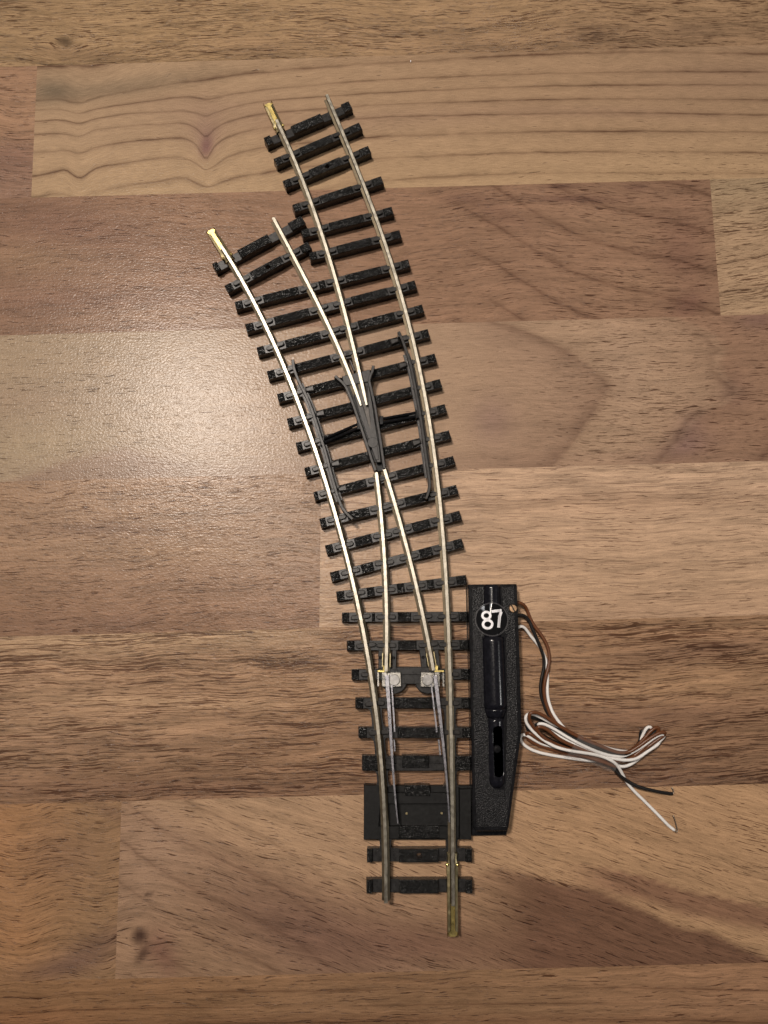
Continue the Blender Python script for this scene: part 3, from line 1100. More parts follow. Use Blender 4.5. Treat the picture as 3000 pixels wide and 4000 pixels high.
# sleeper with a stepped outline under the blades
pp = lambda Z, pts, z0, z1, bev=.012, grow=0.01: pprism(Z(pts), z0, z1, bev, grow)
plate_thing('sleeper', [
    (pp(ZE, [(315, 1395), (1490, 1385), (1490, 1545), (315, 1550)], 0, .13), 0),
    (pp(ZE, [(318, 1385), (482, 1390), (490, 1555), (318, 1552)], 0, .245), 1),
    (pp(ZE, [(470, 1475), (1330, 1468), (1330, 1552), (470, 1552)], 0, .2), 0),
    (pp(ZE, [(750, 1385), (1035, 1385), (1040, 1520), (750, 1520)], 0, .25), 1),
    (pp(ZE, [(1310, 1395), (1486, 1390), (1488, 1548), (1315, 1552)], 0, .24), 1),
], ['plate', 'grain'])
# broad plate carrying the blade tips
plate_thing('base_plate', [
    (pp(ZF, [(210, 350), (1448, 350), (1448, 972), (210, 975)], 0, .09, .005, 0.005), 2),
    (pp(ZF, [(212, 345), (385, 350), (402, 560), (372, 820), (402, 972), (208, 972)], 0, .23), 2),
    (pp(ZF, [(682, 345), (970, 348), (972, 470), (680, 470)], 0, .25), 1),
    (pp(ZF, [(385, 432), (1150, 430), (1240, 560), (395, 562)], 0, .19), 2),
    (pp(ZF, [(470, 575), (1300, 575), (1310, 808), (475, 806)], 0, .11, .003), 2),
    (pp(ZF, [(1262, 370), (1305, 362), (1310, 972), (1275, 972)], 0, .2), 2),
    (pp(ZF, [(1312, 392), (1446, 385), (1448, 972), (1315, 972)], 0, .215), 2),
    (pp(ZF, [(365, 818), (1300, 818), (1300, 962), (365, 965)], 0, .215), 2),
    (pp(ZF, [(612, 818), (1078, 820), (1078, 958), (608, 956)], 0, .25), 1),
], ['plate', 'grain', 'notch'])
for cx, cy in ((702, 672), (1106, 668)):
    c = U2(ZF([(cx, cy)])[0], .12)
    wlink('pin', lathe(c[0], c[1], [(.035, .09), (.035, .118), (.028, .126)], 12), ['brassdark'], turn)

# webs under the outer rails that join the sleepers at the toe end


def web(name, path, ya, yb, w=.30, z=.2):
    f = lambda y: float(np.interp(y, [p[1] for p in path[::-1]], [p[0] for p in path[::-1]]))
    pts = [(f(y), y) for y in np.linspace(ya, yb, 5)]
    pts = [tuple(p) for p in catmull([pts[0], pts[len(pts) // 2], pts[-1]], .03)]
    n = len(pts)
    s = [1.0 + 0.5 * (abs(2 * i / (n - 1) - 1) ** 4) for i in range(n)]
    wlink(name, sweep(pts, [(-w / 2, -LIFT), (w / 2, -LIFT), (w / 2, z), (-w / 2, z)], s, 0.0), ['plate'], turn)


ywf = lambda py: U(1600, py, .2).y
for a, b_ in ((2762, 2845), (2876, 2962), (3004, 3072), (3270, 3322)):
    web('web', R3, ywf(a), ywf(b_))
    web('web', R2, ywf(a), ywf(b_))

# short bars between the sleepers that carry the blade pivots
plate_thing('heel_plate', [
    (pp(ZE, [(492, 240), (540, 240), (545, 450), (492, 450)], 0, .2), 0),
    (pp(ZE, [(640, 240), (690, 240), (685, 450), (645, 450)], 0, .2), 0),
    (pp(ZE, [(935, 240), (1000, 240), (1020, 450), (960, 450)], 0, .2), 0),
    (pp(ZE, [(1095, 240), (1140, 240), (1165, 450), (1120, 450)], 0, .2), 0),
    (pp(ZE, [(690, 430), (1050, 430), (1050, 515), (690, 515)], 0, .25, .015), 0),
    (pp(ZE, [(730, 530), (960, 530), (955, 615), (735, 615)], 0, .235, .015), 0),
    (prism(stadium(*U2(ZE([(665, 575)])[0], .22), .72, .72, 0, 12), -LIFT, .215, .02), 0),
    (prism(stadium(*U2(ZE([(1022, 575)])[0], .22), .72, .72, 0, 12), -LIFT, .215, .02), 0),
], ['plate'])
for p in ((513, 330), (655, 330), (975, 325)):
    c = U2(ZE([p])[0], .2)
    wlink('rivet', lathe(c[0], c[1], [(.045, .18), (.045, .21), (.025, .235)], 12), ['motor'], turn)

# ---- switch blades


def blade(path, side, strips):
    n = len(path)
    s = [1.0 - 0.72 * (i / (n - 1)) for i in range(n)]
    prof = [(-.062, .0), (.062, .0), (.062, .225), (.052, .237), (-.052, .237), (-.062, .225)]
    bm = sweep(path, prof, s, Z_SL + .005)
    L = n - 1
    for a, b_, off in strips:
        seg = path[int(a * L):int(b_ * L) + 1]
        q = []
        for i in range(len(seg)):
            p0, p1 = seg[max(0, i - 1)], seg[min(len(seg) - 1, i + 1)]
            tx, ty = p1[0] - p0[0], p1[1] - p0[1]
            d = math.hypot(tx, ty)
            q.append((seg[i][0] - ty / d * off * side, seg[i][1] + tx / d * off * side))
        merge(bm, sweep(q, [(-.02, 0), (.02, 0), (.02, .10), (-.02, .10)], None, Z_SL + .01), 0)
    return wlink('switch_blade', bm, ['blade'], turn)


B1 = smooth_path(ZE([(582, 520), (590, 620), (605, 900), (625, 1150), (645, 1400)]) + ZF([(548, 200), (565, 450), (585, 650), (605, 785)]), .48, 3, .1)
B2 = smooth_path(ZE([(1105, 520), (1125, 700), (1155, 920), (1180, 1150), (1200, 1400)]) + ZF([(1160, 200), (1175, 400), (1186, 600), (1195, 772)]), .48, 3, .1)
blade(B1, 1, [(0.0, .42, .115), (.47, .55, .085)])
blade(B2, -1, [(0.0, .40, .125), (.47, .56, .10)])

# ---- heel clips: brass angle with a steel square and a turned screw
for cx, cy, s in ((663, 566, 1), (1022, 566, -1)):
    c = U2(ZE([(cx, cy)])[0], .36)
    a = math.radians(2 * s)
    q = [(-.19, -.20), (.19, -.20), (.19, .20), (-.19, .20)]
    rot = [(c[0] + x * math.cos(a) - y * math.sin(a), c[1] + x * math.sin(a) + y * math.cos(a)) for x, y in q]
    bm = prism(rot, .24, .35, .014)
    # the tongue that grips the rail end
    for (xx, w_) in ((-.27, .07), (-.44, .03)):
        r2 = [(c[0] + s * xx - w_, c[1] - .19), (c[0] + s * xx + w_, c[1] - .19), (c[0] + s * xx + w_, c[1] + .22), (c[0] + s * xx - w_, c[1] + .22)]
        merge(bm, prism(r2, .24, .37, .01), 0)
    r3 = [(c[0] - s * .18, c[1] + .20), (c[0] - s * .46, c[1] + .20), (c[0] - s * .46, c[1] + .26), (c[0] - s * .18, c[1] + .26)]
    merge(bm, prism(r3, .25, .41, .01), 1)
    r4 = [(c[0] - s * .21, c[1] + .25), (c[0] - s * .30, c[1] + .25), (c[0] - s * .30, c[1] + .38), (c[0] - s * .21, c[1] + .38)]
    merge(bm, prism(r4, .25, .38, .01), 1)
    o = wlink('heel_clip', bm, ['steel', 'brass'], turn)
    sc_b = lathe(c[0], c[1] - .01, [(.15, .34), (.15, .395), (.14, .405), (.02, .405)], 28)
    so = wlink('screw', sc_b, ['turned'], o)
    so.matrix_parent_inverse = Matrix.Translation(turn.location).inverted() @ Matrix.Translation(turn.location)
# the fishplate pieces around the closure-rail heels
for path, ys in ((C1, (2545, 2618)), (C2, (2540, 2612))):
    ya, yb = U(1600, ys[0], .4).y, U(1600, ys[1], .4).y
    pts = [p for p in path if yb <= p[1] <= ya]
    bm = bmesh.new()
    for s in (-1, 1):
        merge(bm, sweep(pts, [(s * .085, 0), (s * .125, 0), (s * .115, .17), (s * .095, .17)], None, Z_SL - .02), 0)
    wlink('heel_joint', bm, ['brassdark'], turn)

# ---- guard rails and wing rails (plastic)


def wall_path(px, z, step=.1):
    return [tuple(p) for p in catmull([U2(p, z) for p in px], step)]


WALL = [(-.042, 0), (.042, 0), (.042, .265), (.03, .28), (-.03, .28), (-.042, .265)]
gl = ZC([(95, 120), (108, 200), (150, 310), (220, 450), (280, 610), (330, 770), (380, 930), (430, 1120), (482, 1295), (532, 1412), (612, 1498)])
gr = ZC([(1072, -75), (1082, -20), (1108, 140), (1142, 300), (1180, 500), (1210, 680), (1240, 900), (1262, 1060), (1280, 1212), (1248, 1322)])
gr[0] = ZB([(1256, 490)])[0]
gr[1] = ZB([(1277, 535)])[0]
G1 = wall_path(gl, .5)
G2 = wall_path(gr, .5)
guards = []
for path in (G1, G2):
    zz = [.22] * len(path)
    bm = sweep(path, WALL, None, zz)
    inner = path[6:-6]
    merge(bm, sweep(inner, [(-.10, 0), (.10, 0), (.10, .06), (-.10, .06)], None, .205), 0)
    guards.append(wlink('guard_rail', bm, ['frog'], turn))
for gi, path in enumerate((G1, G2)):
    for k in ('L5', 'L6', 'L7', 'L8', 'L9') if gi == 1 else ('L6', 'L7', 'L9', 'L10'):
        kk = {'L5': 'L6', 'L6': 'L7', 'L7': 'L9', 'L8': 'L10', 'L9': 'L10', 'L10': 'L10'}
        pass


def brace(guard, key, path, side):
    o, A, B, xs = sl[key]
    r = cross_on(A, B, path)
    if not r:
        return
    D = math.dist(A, B)
    ux, uy = (B[0] - A[0]) / D, (B[1] - A[1]) / D
    c = ((A[0] + B[0]) / 2, (A[1] + B[1]) / 2)
    x = r[0] + side * .20
    p = (c[0] + ux * x, c[1] + uy * x)
    q = []
    for du, dv in ((-.13, -.06), (.13, -.10), (.13, .10), (-.13, .06)):
        du *= side
        q.append((p[0] + ux * du - uy * dv, p[1] + uy * du + ux * dv))
    bm = prism(q, .2, .33, .03)
    ob = wlink('brace', bm, ['frog'], guard)
    ob.matrix_parent_inverse = Matrix.Identity(4)


for key in ('L5', 'L6', 'L8', 'L9'):
    brace(guards[0], key, G1, 1)
for key in ('L4', 'L5', 'L7', 'L8'):
    brace(guards[1], key, G2, -1)

wl = ZC([(462, 262), (505, 300), (550, 348), (602, 465), (652, 605), (702, 752), (748, 892), (790, 1020), (812, 1078)])
wr = ZC([(792, 172), (783, 225), (757, 292), (780, 405), (806, 525), (831, 680), (851, 800), (869, 930), (889, 1060)])
for px in (wl, wr):
    path = wall_path(px, .5)
    wlink('wing_rail', sweep(path, WALL, None, .22), ['frog'], turn)

# ---- frog
fro = [(622, 420), (674, 575), (728, 735), (778, 880), (822, 1012), (860, 1008), (840, 880), (810, 720), (788, 560), (768, 430), (756, 352),
       (738, 352), (752, 510), (768, 640), (784, 790), (752, 690), (704, 520), (656, 425)]
bm = pprism(ZC(fro), .2, .45, .02, 0.0, 2)
c = U2(ZC([(788, 838)])[0], .455)
merge(bm, lathe(c[0], c[1], [(.155, .44), (.155, .464), (.145, .468)], 20), 0)
merge(bm, pprism(ZC([(772, 868), (828, 868), (842, 985), (812, 985)]), .44, .463, .01), 0)
merge(bm, pprism(ZC([(560, 350), (770, 300), (838, 700), (885, 1000), (806, 1010), (660, 640)]), .15, .27, .0), 2)
merge(bm, pprism(ZC([(652, 420), (700, 330), (738, 420), (780, 775), (745, 690), (690, 520)]), .18, .385, .0), 1)
merge(bm, pprism(ZC([(815, 1005), (872, 1005), (885, 1078), (822, 1085)]), .18, .26, .0), 2)
merge(bm, pprism(ZC([(580, 125), (600, 120), (640, 215), (622, 225)]), .2, .36, .02), 1)
merge(bm, pprism(ZC([(520, 265), (760, 205), (790, 305), (540, 350)]), .19, .31, .015), 0)
wlink('frog', bm, ['frog', 'recess', 'notch'], turn)

# paired rods from the frog to both guard rails
for (a, b_) in (((352, 826), (668, 690)), ((862, 648), (1172, 592))):
    (ax, ay), (bx, by) = U2(ZC([a])[0], .36), U2(ZC([b_])[0], .36)
    d = math.dist((ax, ay), (bx, by))
    nx, ny = -(by - ay) / d * .055, (bx - ax) / d * .055
    bm = bmesh.new()
    for s in (-1, 1):
        merge(bm, tube([(ax + nx * s, ay + ny * s, .34), (bx + nx * s, by + ny * s, .34)], .042, 8), 0)
    for t in (.0, 1.0):
        x, y = ax + (bx - ax) * t, ay + (by - ay) * t
        merge(bm, box(x - .06, x + .06, y - .13, y + .13, .2, .40, .015), 0)
    wlink('tie_rod', bm, ['motor'], turn)

# ---- brass rail joiners


def joiner(path, tip, inward, label=None):
    """folded brass sleeve: floor, two folded wings with a slot between, flared mouth.
    TIP: photo point of the open end; INWARD: length along the rail"""
    t = U2(tip, .35)
    p_end = path[0] if math.dist(t, path[0]) < math.dist(t, path[-1]) else path[-1]
    q_end = path[4] if p_end is path[0] else path[-5]
    d0 = math.dist(p_end, q_end)
    ux, uy = (q_end[0] - p_end[0]) / d0, (q_end[1] - p_end[1]) / d0
    Lout = math.dist(t, p_end)
    tx, ty = p_end[0] - ux * Lout, p_end[1] - uy * Lout
    vx, vy = -uy, ux
    P = lambda s, v: (tx + ux * s + vx * v, ty + uy * s + vy * v)
    bm = prism([P(.05, -.13), P(0, -.07), P(0, .07), P(.05, .13), P(inward, .13), P(inward, -.13)], Z_SL - .035, Z_SL - .005, .004)
    for s in (-1, 1):
        # folded wing: slopes from the outer fold up to the slot beside the web
        n = 40
        rings = []
        for i in range(n + 1):
            f = i / n
            pos = .03 + f * (inward - .03)
            inner = .058 + .072 * max(0, min(1, 1 - (pos - .13) / .06))
            pinch = 0.0
            if f > .72:
                pinch = .02 * math.sin((f - .72) / .28 * math.pi * 2)
            prof = [(.135 + pinch, Z_SL - .03), (.15 + pinch, Z_SL + .03), (.135 + pinch, Z_SL + .085), (inner + .012, Z_SL + .105), (inner, Z_SL + .09), (.12 + pinch, Z_SL + .06), (.12 + pinch, Z_SL - .03)]
            rings.append([bm.verts.new((*P(pos, s * v), z)) for v, z in prof])
        k = len(rings[0])
        new = []
        for i in range(n):
            for j in range(k):
                q = (j + 1) % k
                new.append(bm.faces.new((rings[i][j], rings[i][q], rings[i + 1][q], rings[i + 1][j])))
        new.append(bm.faces.new(rings[0]))
        new.append(bm.faces.new(rings[-1][::-1]))
        for f_ in new:
            f_.material_index = 1
        # bright dimple that grips the foot
        c = P(inward * .86, s * .135)
        dm = bmesh.new()
        bmesh.ops.create_icosphere(dm, subdivisions=2, radius=.05, matrix=Matrix.Translation((c[0], c[1], Z_SL + .07)))
        merge(bm, dm, 0)
    for f_ in bm.faces:
        pass
    o = wlink('rail_joiner', bm, ['brass', 'brassdark'], turn)
    return o


joiner(R1, ZA([(525, 190)])[0], 1.12)
joiner(R3, ZA([(65, 1212)])[0], 1.25)
joiner(R2, ZF([(1222, 2110)])[0], 2.1)

turn.location.z = LIFT
LIFT = 0.0

# =================================================================== MOTOR
ZT = .62
mot = empty('point_motor', U(1930, 2760, 0))
tag(mot, 'long black plastic point motor with a round 87 sticker beside the sleepers', 'point motor')
body = ZG([(182, 205), (190, 196), (870, 188), (882, 198), (905, 815), (925, 1420), (946, 2200)]) + ZH([(950, 450), (946, 500), (764, 1890), (742, 1940), (292, 1945), (252, 1890)])
bm = pprism(body, 0.06, ZT, .035, 0.0, 2)
hous = wlink('housing', bm, ['motor'], mot)
base = ZG([(150, 230), (880, 205)]) + ZH([(935, 470), (760, 1880), (727, 2000), (232, 2010), (205, 1800), (200, 0)]) + ZG([(165, 1000)])
wlink('base', pprism(base, 0, .12, .015), ['motor'], mot)
# grainy panel on the top face, two sides
pan_l = ZG([(235, 235), (408, 232), (412, 1900)]) + ZH([(415, 180), (468, 320), (480, 700), (497, 1240), (540, 1335), (608, 1352), (700, 1330), (735, 1880), (300, 1880), (268, 900)])
bm = pprism(pan_l, .6, ZT + .008, .004)
pan_r = ZG([(668, 232), (838, 228), (862, 1000), (890, 2180)]) + ZH([(905, 440), (898, 520), (728, 1870), (703, 1330), (722, 1240), (740, 300), (742, 0)]) + ZG([(725, 950), (690, 600)])
merge(bm, pprism(pan_r, .6, ZT + .0085, .004), 0)
wlink('top_panel', bm, ['grit'], mot)


def halfround(pa, pb, ra, rb, zc, n=16, steps=16, round_end=False):
    """half-round ridge between two plan points, radius ra..rb"""
    bm = bmesh.new()
    rings = []
    ux, uy = pb[0] - pa[0], pb[1] - pa[1]
    L = math.hypot(ux, uy)
    ux, uy = ux / L, uy / L
    vx, vy = -uy, ux
    ss = [i / steps for i in range(steps + 1)]
    extra = [1 + (rb / L) * math.sin(math.pi / 2 * i / 6) for i in range(1, 6)] if round_end else []
    for s in ss + extra:
        r = ra + (rb - ra) * min(s, 1)
        if s > 1:
            r = rb * math.sqrt(max(0.02, 1 - ((s - 1) * L / rb) ** 2))
        cx, cy = pa[0] + ux * L * s, pa[1] + uy * L * s
        ring = []
        for k in range(n + 1):
            t = math.pi * k / n
            ring.append(bm.verts.new((cx + vx * r * math.cos(t), cy + vy * r * math.cos(t), zc + (r if s <= 1 else r) * math.sin(t) * .92)))
        ring += [bm.verts.new((cx - vx * r, cy - vy * r, zc - .2)), bm.verts.new((cx + vx * r, cy + vy * r, zc - .2))]
        rings.append(ring)
    k = len(rings[0])
    for a, b_ in zip(rings[:-1], rings[1:]):
        for j in range(k):
            q = (j + 1) % k
            bm.faces.new((a[j], a[q], b_[q], b_[j]))
    bm.faces.new(rings[0])
    bm.faces.new(rings[-1][::-1])
    bmesh.ops.recalc_face_normals(bm, faces=bm.faces)
    return bm


ZR = .55
zr_top = ZR + .30
ax = lambda Z, p: U2(Z([p])[0], zr_top)
bm = halfround(ax(ZG, (540, 196)), ax(ZG, (556, 960)), .245, .245, ZR)
p1, p2 = ax(ZG, (556, 950)), ax(ZH, (592, 190))
merge(bm, halfround(p1, p2, .315, .325, ZR - .01), 0)
p3 = ax(ZH, (596, 320))
merge(bm, halfround(p2, p3, .325, .25, ZR - .012, steps=4), 0)
rid = wlink('ridge', bm, ['gloss'], mot, smooth=True)
# lower ridge with a slot that shows the hand lever
p4 = ax(ZH, (612, 1230))
bm = halfround(p3, p4, .238, .238, ZR - .03, round_end=True)
low = wlink('lever_guide', bm, ['gloss'], mot)
sa, sb = ax(ZH, (618, 500)), ax(ZH, (636, 1120))
sang = math.atan2(sb[1] - sa[1], sb[0] - sa[0])
cutc = ((sa[0] + sb[0]) / 2, (sa[1] + sb[1]) / 2)
cut = prism(stadium(cutc[0], cutc[1], math.dist(sa, sb) + .24, .26, sang, 8), ZT + .0, 1.2, 0)
cme = bpy.data.meshes.new('cutter')
cut.to_mesh(cme)
cut.free()
cob = bpy.data.objects.new('cutter', cme)
col.objects.link(cob)
md = low.modifiers.new('slot', 'BOOLEAN')
md.object = cob
md.operation = 'DIFFERENCE'
md.solver = 'EXACT'
bpy.context.view_layer.update()
dg = bpy.context.evaluated_depsgraph_get()
cob.matrix_world = low.matrix_world.inverted() @ low.matrix_world
nm = bpy.data.meshes.new_from_object(low.evaluated_get(dg))
low.modifiers.clear()
low.data = nm
bpy.data.objects.remove(cob)
for p in low.data.polygons:
    p.use_smooth = abs(p.normal.z) < .995 and p.area < .2
c = ax(ZH, (606, 770))
lv = wlink('lever', lathe(c[0], c[1], [(.105, .5), (.105, .72), (.08, .75), (.03, .755)], 18), ['motor'], mot, smooth=False)

# round sticker stretched over the ridge
cS = ax(ZG, (533, 697))
pa_, pb_ = ax(ZG, (540, 196)), ax(ZG, (556, 960))
aL = math.dist(pa_, pb_)
aux, auy = (pb_[0] - pa_[0]) / aL, (pb_[1] - pa_[1]) / aL      # down the ridge
RS = .465
rr = .245
zc_ = ZR
d_edge = RS


def sticker_z(x, y, lift=0.0):
    """height of the film at a plan point: on the ridge, then a straight tent to the panel"""
    dx, dy = x - pa_[0], y - pa_[1]
    d = abs(dx * -auy + dy * aux)
    # half-round of the ridge (0.92 flattened), tangent to the panel edge
    best = ZT + .014
    h_r = zc_ + .92 * math.sqrt(max(0, rr * rr - d * d)) if d < rr else 0
    d0 = .19
    z0 = zc_ + .92 * math.sqrt(rr * rr - d0 * d0)
    if d <= d0:
        z = h_r
    else:
        z = z0 + (best - z0) * (d - d0) / (.44 - d0)
        z = max(z, best)
        if d < rr:
            z = max(z, h_r)
    t = (dx * aux + dy * auy) - ((cS[0] - pa_[0]) * aux + (cS[1] - pa_[1]) * auy)
    z += .03 * max(0.0, 1 - (t / RS) ** 2) * max(0.0, 1 - (d / RS) ** 2) * min(1.0, max(0.0, -(dx * -auy + dy * aux) / .12))      # the film bulges on one side
    return z + .012 + lift


def draped(name, pts2d_faces, mats, parent, lift):
    verts, faces = pts2d_faces
    me = bpy.data.meshes.new(name)
    me.from_pydata([(x, y, sticker_z(x, y, lift)) for x, y in verts], [], faces)
    me.polygons.foreach_set('use_smooth', [True] * len(me.polygons))
    me.update()
    o = link(name, me, mats, parent)
    o.matrix_parent_inverse = Matrix.Identity(4) if parent.type != 'EMPTY' else o.matrix_parent_inverse
    return o


def disc(cx, cy, r0, r1, nr, nt_, sx=1.0):
    vs, fs = [], []
    for i in range(nr + 1):
        r = r0 + (r1 - r0) * i / nr
        for k in range(nt_):
            t = 2 * math.pi * k / nt_
            vs.append((cx + r * math.cos(t) * sx, cy + r * math.sin(t)))
    for i in range(nr):
        for k in range(nt_):
            q = (k + 1) % nt_
            fs.append((i * nt_ + k, i * nt_ + q, (i + 1) * nt_ + q, (i + 1) * nt_ + k)[::-1])
    return vs, fs


stick = draped('number_sticker', disc(cS[0], cS[1], .002, .43, 24, 72), ['sticker'], mot, 0)
draped('sticker_rim', disc(cS[0], cS[1], .43, RS, 2, 72), ['film'], stick, 0)


def strip(poly, w, n_across=8):
    """band of width w along a 2-D polyline (unit coords) -> verts, faces"""
    vs, fs = [], []
    n = len(poly)
    for i in range(n):
        a, b_ = poly[max(0, i - 1)], poly[min(n - 1, i + 1)]
        tx, ty = b_[0] - a[0], b_[1] - a[1]
        d = math.hypot(tx, ty) or 1
        for k in range(n_across + 1):
            f = (k / n_across - .5) * w
            vs.append((poly[i][0] - ty / d * f, poly[i][1] + tx / d * f))
    m_ = n_across + 1
    for i in range(n - 1):
        for k in range(n_across):
            fs.append((i * m_ + k, i * m_ + k + 1, (i + 1) * m_ + k + 1, (i + 1) * m_ + k))
    return vs, fs


TILT = math.radians(7)


def place(vf, px, scale):
    c = U2(ZG([px])[0], zr_top)
    vs, fs = vf
    ct, st = math.cos(TILT), math.sin(TILT)
    return [(c[0] + (x * ct - y * st) * scale, c[1] + (x * st + y * ct) * scale) for x, y in vs], fs


def join_vf(*l):
    vs, fs = [], []
    for v, f in l:
        o_ = len(vs)
        vs += v
        fs += [tuple(i + o_ for i in q) for q in f]
    return vs, fs


# numerals, unit: cap height 1
loop = lambda cy, rx, ry, n=40: [(rx * math.cos(2 * math.pi * i / n + math.pi / 2), cy + ry * math.sin(2 * math.pi * i / n + math.pi / 2)) for i in range(n + 1)]
eight = [strip(loop(.245, .20, .19), .13), strip(loop(-.225, .235, .215), .135)]
cap = math.dist(U2(ZG([(455, 575)])[0], zr_top), U2(ZG([(455, 838)])[0], zr_top)) * 1.03
for i, v in enumerate(eight):
    eight[i] = place(v, (458, 707), cap)
nume = draped('numeral', join_vf(eight[0], eight[1]), ['print'], stick, .010)
dense_line = lambda a, b_, n=24: [(a[0] + (b_[0] - a[0]) * i / n, a[1] + (b_[1] - a[1]) * i / n) for i in range(n + 1)]
seven = [strip(dense_line((-.30, .425), (.30, .425)), .15), strip(dense_line((.265, .36), (.14, .12), 12) + dense_line((.13, .10), (-.02, -.5), 24), .17)]
nume7 = draped('numeral', join_vf(place(seven[0], (612, 685), cap * .97), place(seven[1], (612, 685), cap * .97)), ['print'], stick, .011)

# coppery slotted screw
c = U2(ZG([(828, 542)])[0], .66)
bm = lathe(c[0], c[1], [(.115, .6), (.115, .645), (.095, .66)], 24)
scr = wlink('screw', bm, ['copper'], mot)
a = math.radians(-62)
q = [(-.1, -.017), (.1, -.017), (.1, .017), (-.1, .017)]
wlink('slot', prism([(c[0] + x * math.cos(a) - y * math.sin(a), c[1] + x * math.sin(a) + y * math.cos(a)) for x, y in q], .64, .664, 0), ['notch'], scr).matrix_parent_inverse = Matrix.Identity(4)

# =================================================================== WIRES
wires = empty('wire_bundle', U(2350, 2960, 0))
tag(wires, 'taped coil of thin brown, black and white wires beside the black motor', 'wires')
RW = .047
RAD = {'wire_white': .044, 'wire_brown': .049, 'wire_black': .047}


def wire(pts, material, label, tip=None):
    """pts: (photo x, photo y, z)"""
    P = [tuple(U(x, y, z + (.07 if material == 'wire_brown' and z > .15 else 0))) for x, y, z in pts]
    path = catmull(P, .06)
    # relax a little so that turns stay round
    A_ = np.array(path)
    for _ in range(4):
        A_[1:-1] = .5 * A_[1:-1] + .25 * (A_[:-2] + A_[2:])
    A_[:, 2] = np.maximum(A_[:, 2], RW + .002)
    o = wlink('wire', tube([tuple(p) for p in A_], RAD[material], 10), [material], wires, smooth=True)
    o['label'] = label
    if tip:
        T = catmull([tuple(U(x, y, z)) for x, y, z in tip], .04)
        t = wlink('bare_tip', tube([tuple(p) for p in T], .018, 8), ['coppery_tip'], o, smooth=True)
        t.matrix_parent_inverse = Matrix.Identity(4)
    return o


def zz(Z, pts):
    """(x, y, z) zoom points -> photo points with z"""
    out = []
    for x, y, z in pts:
        (a, b_), = Z([(x, y)])
        out.append((a, b_, z))
    return out


white = zz(ZG, [(880, 822, .22), (915, 808, .22), (958, 786, .2), (1010, 835, .14), (1090, 950, .06), (1180, 1052, .05), (1250, 1165, .05), (1302, 1290, .05), (1318, 1420, .05), (1325, 1560, .05), (1318, 1700, .05), (1330, 1850, .06), (1380, 2000, .08)]) + \
    zz(ZI, [(430, 210, .10), (510, 320, .14), (600, 405, .2), (740, 480, .24), (880, 535, .24), (1010, 570, .22), (1090, 572, .2), (1170, 545, .2), (1225, 480, .2), (1262, 395, .25), (1305, 322, .3), (1345, 335, .3),
            (1330, 420, .2), (1270, 500, .15), (1190, 590, .1), (1110, 640, .1), (1000, 650, .1), (860, 645, .1), (740, 640, .1), (600, 622, .07), (400, 590, .06), (250, 552, .06), (150, 492, .07), (112, 425, .1), (150, 388, .16), (220, 430, .16),
            (330, 490, .12), (460, 520, .12), (600, 560, .15), (760, 590, .2), (900, 620, .2), (1020, 690, .2), (1090, 700, .18), (1160, 670, .16), (1260, 590, .16), (1370, 500, .2), (1440, 440, .28), (1468, 405, .36), (1440, 392, .42), (1370, 425, .40), (1270, 500, .36), (1180, 555, .34), (1080, 600, .36),
            (980, 600, .40), (850, 565, .42), (700, 500, .42), (560, 425, .40), (430, 345, .36), (340, 300, .34), (290, 297, .34), (282, 315, .3), (330, 330, .26), (420, 380, .25), (560, 460, .3), (700, 520, .34), (850, 580, .36), (1000, 625, .38), (1120, 640, .36), (1220, 615, .3), (1310, 550, .28), (1390, 500, .24), (1430, 450, .2), (1405, 430, .16), (1330, 470, .14), (1220, 540, .14), (1120, 560, .14),
            (1000, 545, .14), (850, 500, .14), (700, 440, .16), (560, 370, .2), (420, 300, .26), (320, 245, .3), (250, 212, .33), (200, 202, .36), (168, 228, .36), (172, 280, .36), (230, 360, .34), (330, 445, .34), (450, 515, .36), (580, 550, .40), (700, 568, .43), (830, 590, .44), (930, 622, .44), (1000, 662, .42), (1045, 720, .32), (1080, 790, .2), (1140, 885, .1), (1270, 1015, .06), (1400, 1145, .06), (1500, 1248, .05), (1553, 1288, .05)])
brown = zz(ZG, [(880, 458, .22), (920, 456, .22), (975, 480, .2), (1022, 545, .15), (1070, 680, .12), (1130, 790, .12), (1220, 905, .13), (1300, 1035, .14), (1345, 1180, .14), (1345, 1330, .14), (1312, 1470, .15), (1277, 1620, .14), (1272, 1750, .12), (1290, 1870, .1), (1335, 2000, .1)]) + \
    zz(ZI, [(400, 215, .1), (480, 320, .1), (590, 415, .14), (730, 480, .2), (870, 535, .2), (1010, 580, .2), (1100, 575, .2), (1190, 520, .24), (1270, 440, .3), (1340, 360, .34), (1395, 325, .34), (1415, 350, .3),
            (1360, 430, .26), (1260, 530, .24), (1140, 620, .2), (1020, 650, .18), (880, 630, .2), (740, 590, .22), (600, 545, .22), (450, 490, .2), (330, 420, .22), (250, 340, .3), (205, 260, .42), (200, 205, .46), (240, 190, .46), (320, 215, .42), (430, 285, .36),
            (560, 365, .3), (700, 440, .3), (850, 500, .3), (1000, 560, .3), (1110, 570, .3), (1220, 510, .36), (1330, 430, .4), (1420, 380, .42), (1470, 375, .44), (1465, 400, .3), (1380, 460, .24), (1270, 540, .2), (1130, 630, .24), (1000, 640, .26), (860, 600, .3), (720, 550, .3), (600, 500, .32), (480, 440, .34), (370, 350, .38), (290, 325, .40), (270, 350, .36), (350, 440, .28), (470, 510, .22), (600, 560, .18), (740, 610, .2), (880, 650, .24), (980, 690, .24), (1030, 700, .2), (1010, 680, .14), (880, 660, .1), (740, 620, .08), (600, 590, .06), (420, 540, .06), (270, 490, .07), (190, 440, .1), (165, 395, .14), (200, 380, .2), (300, 450, .16), (450, 510, .14), (600, 545, .12), (760, 570, .12), (900, 600, .12)])
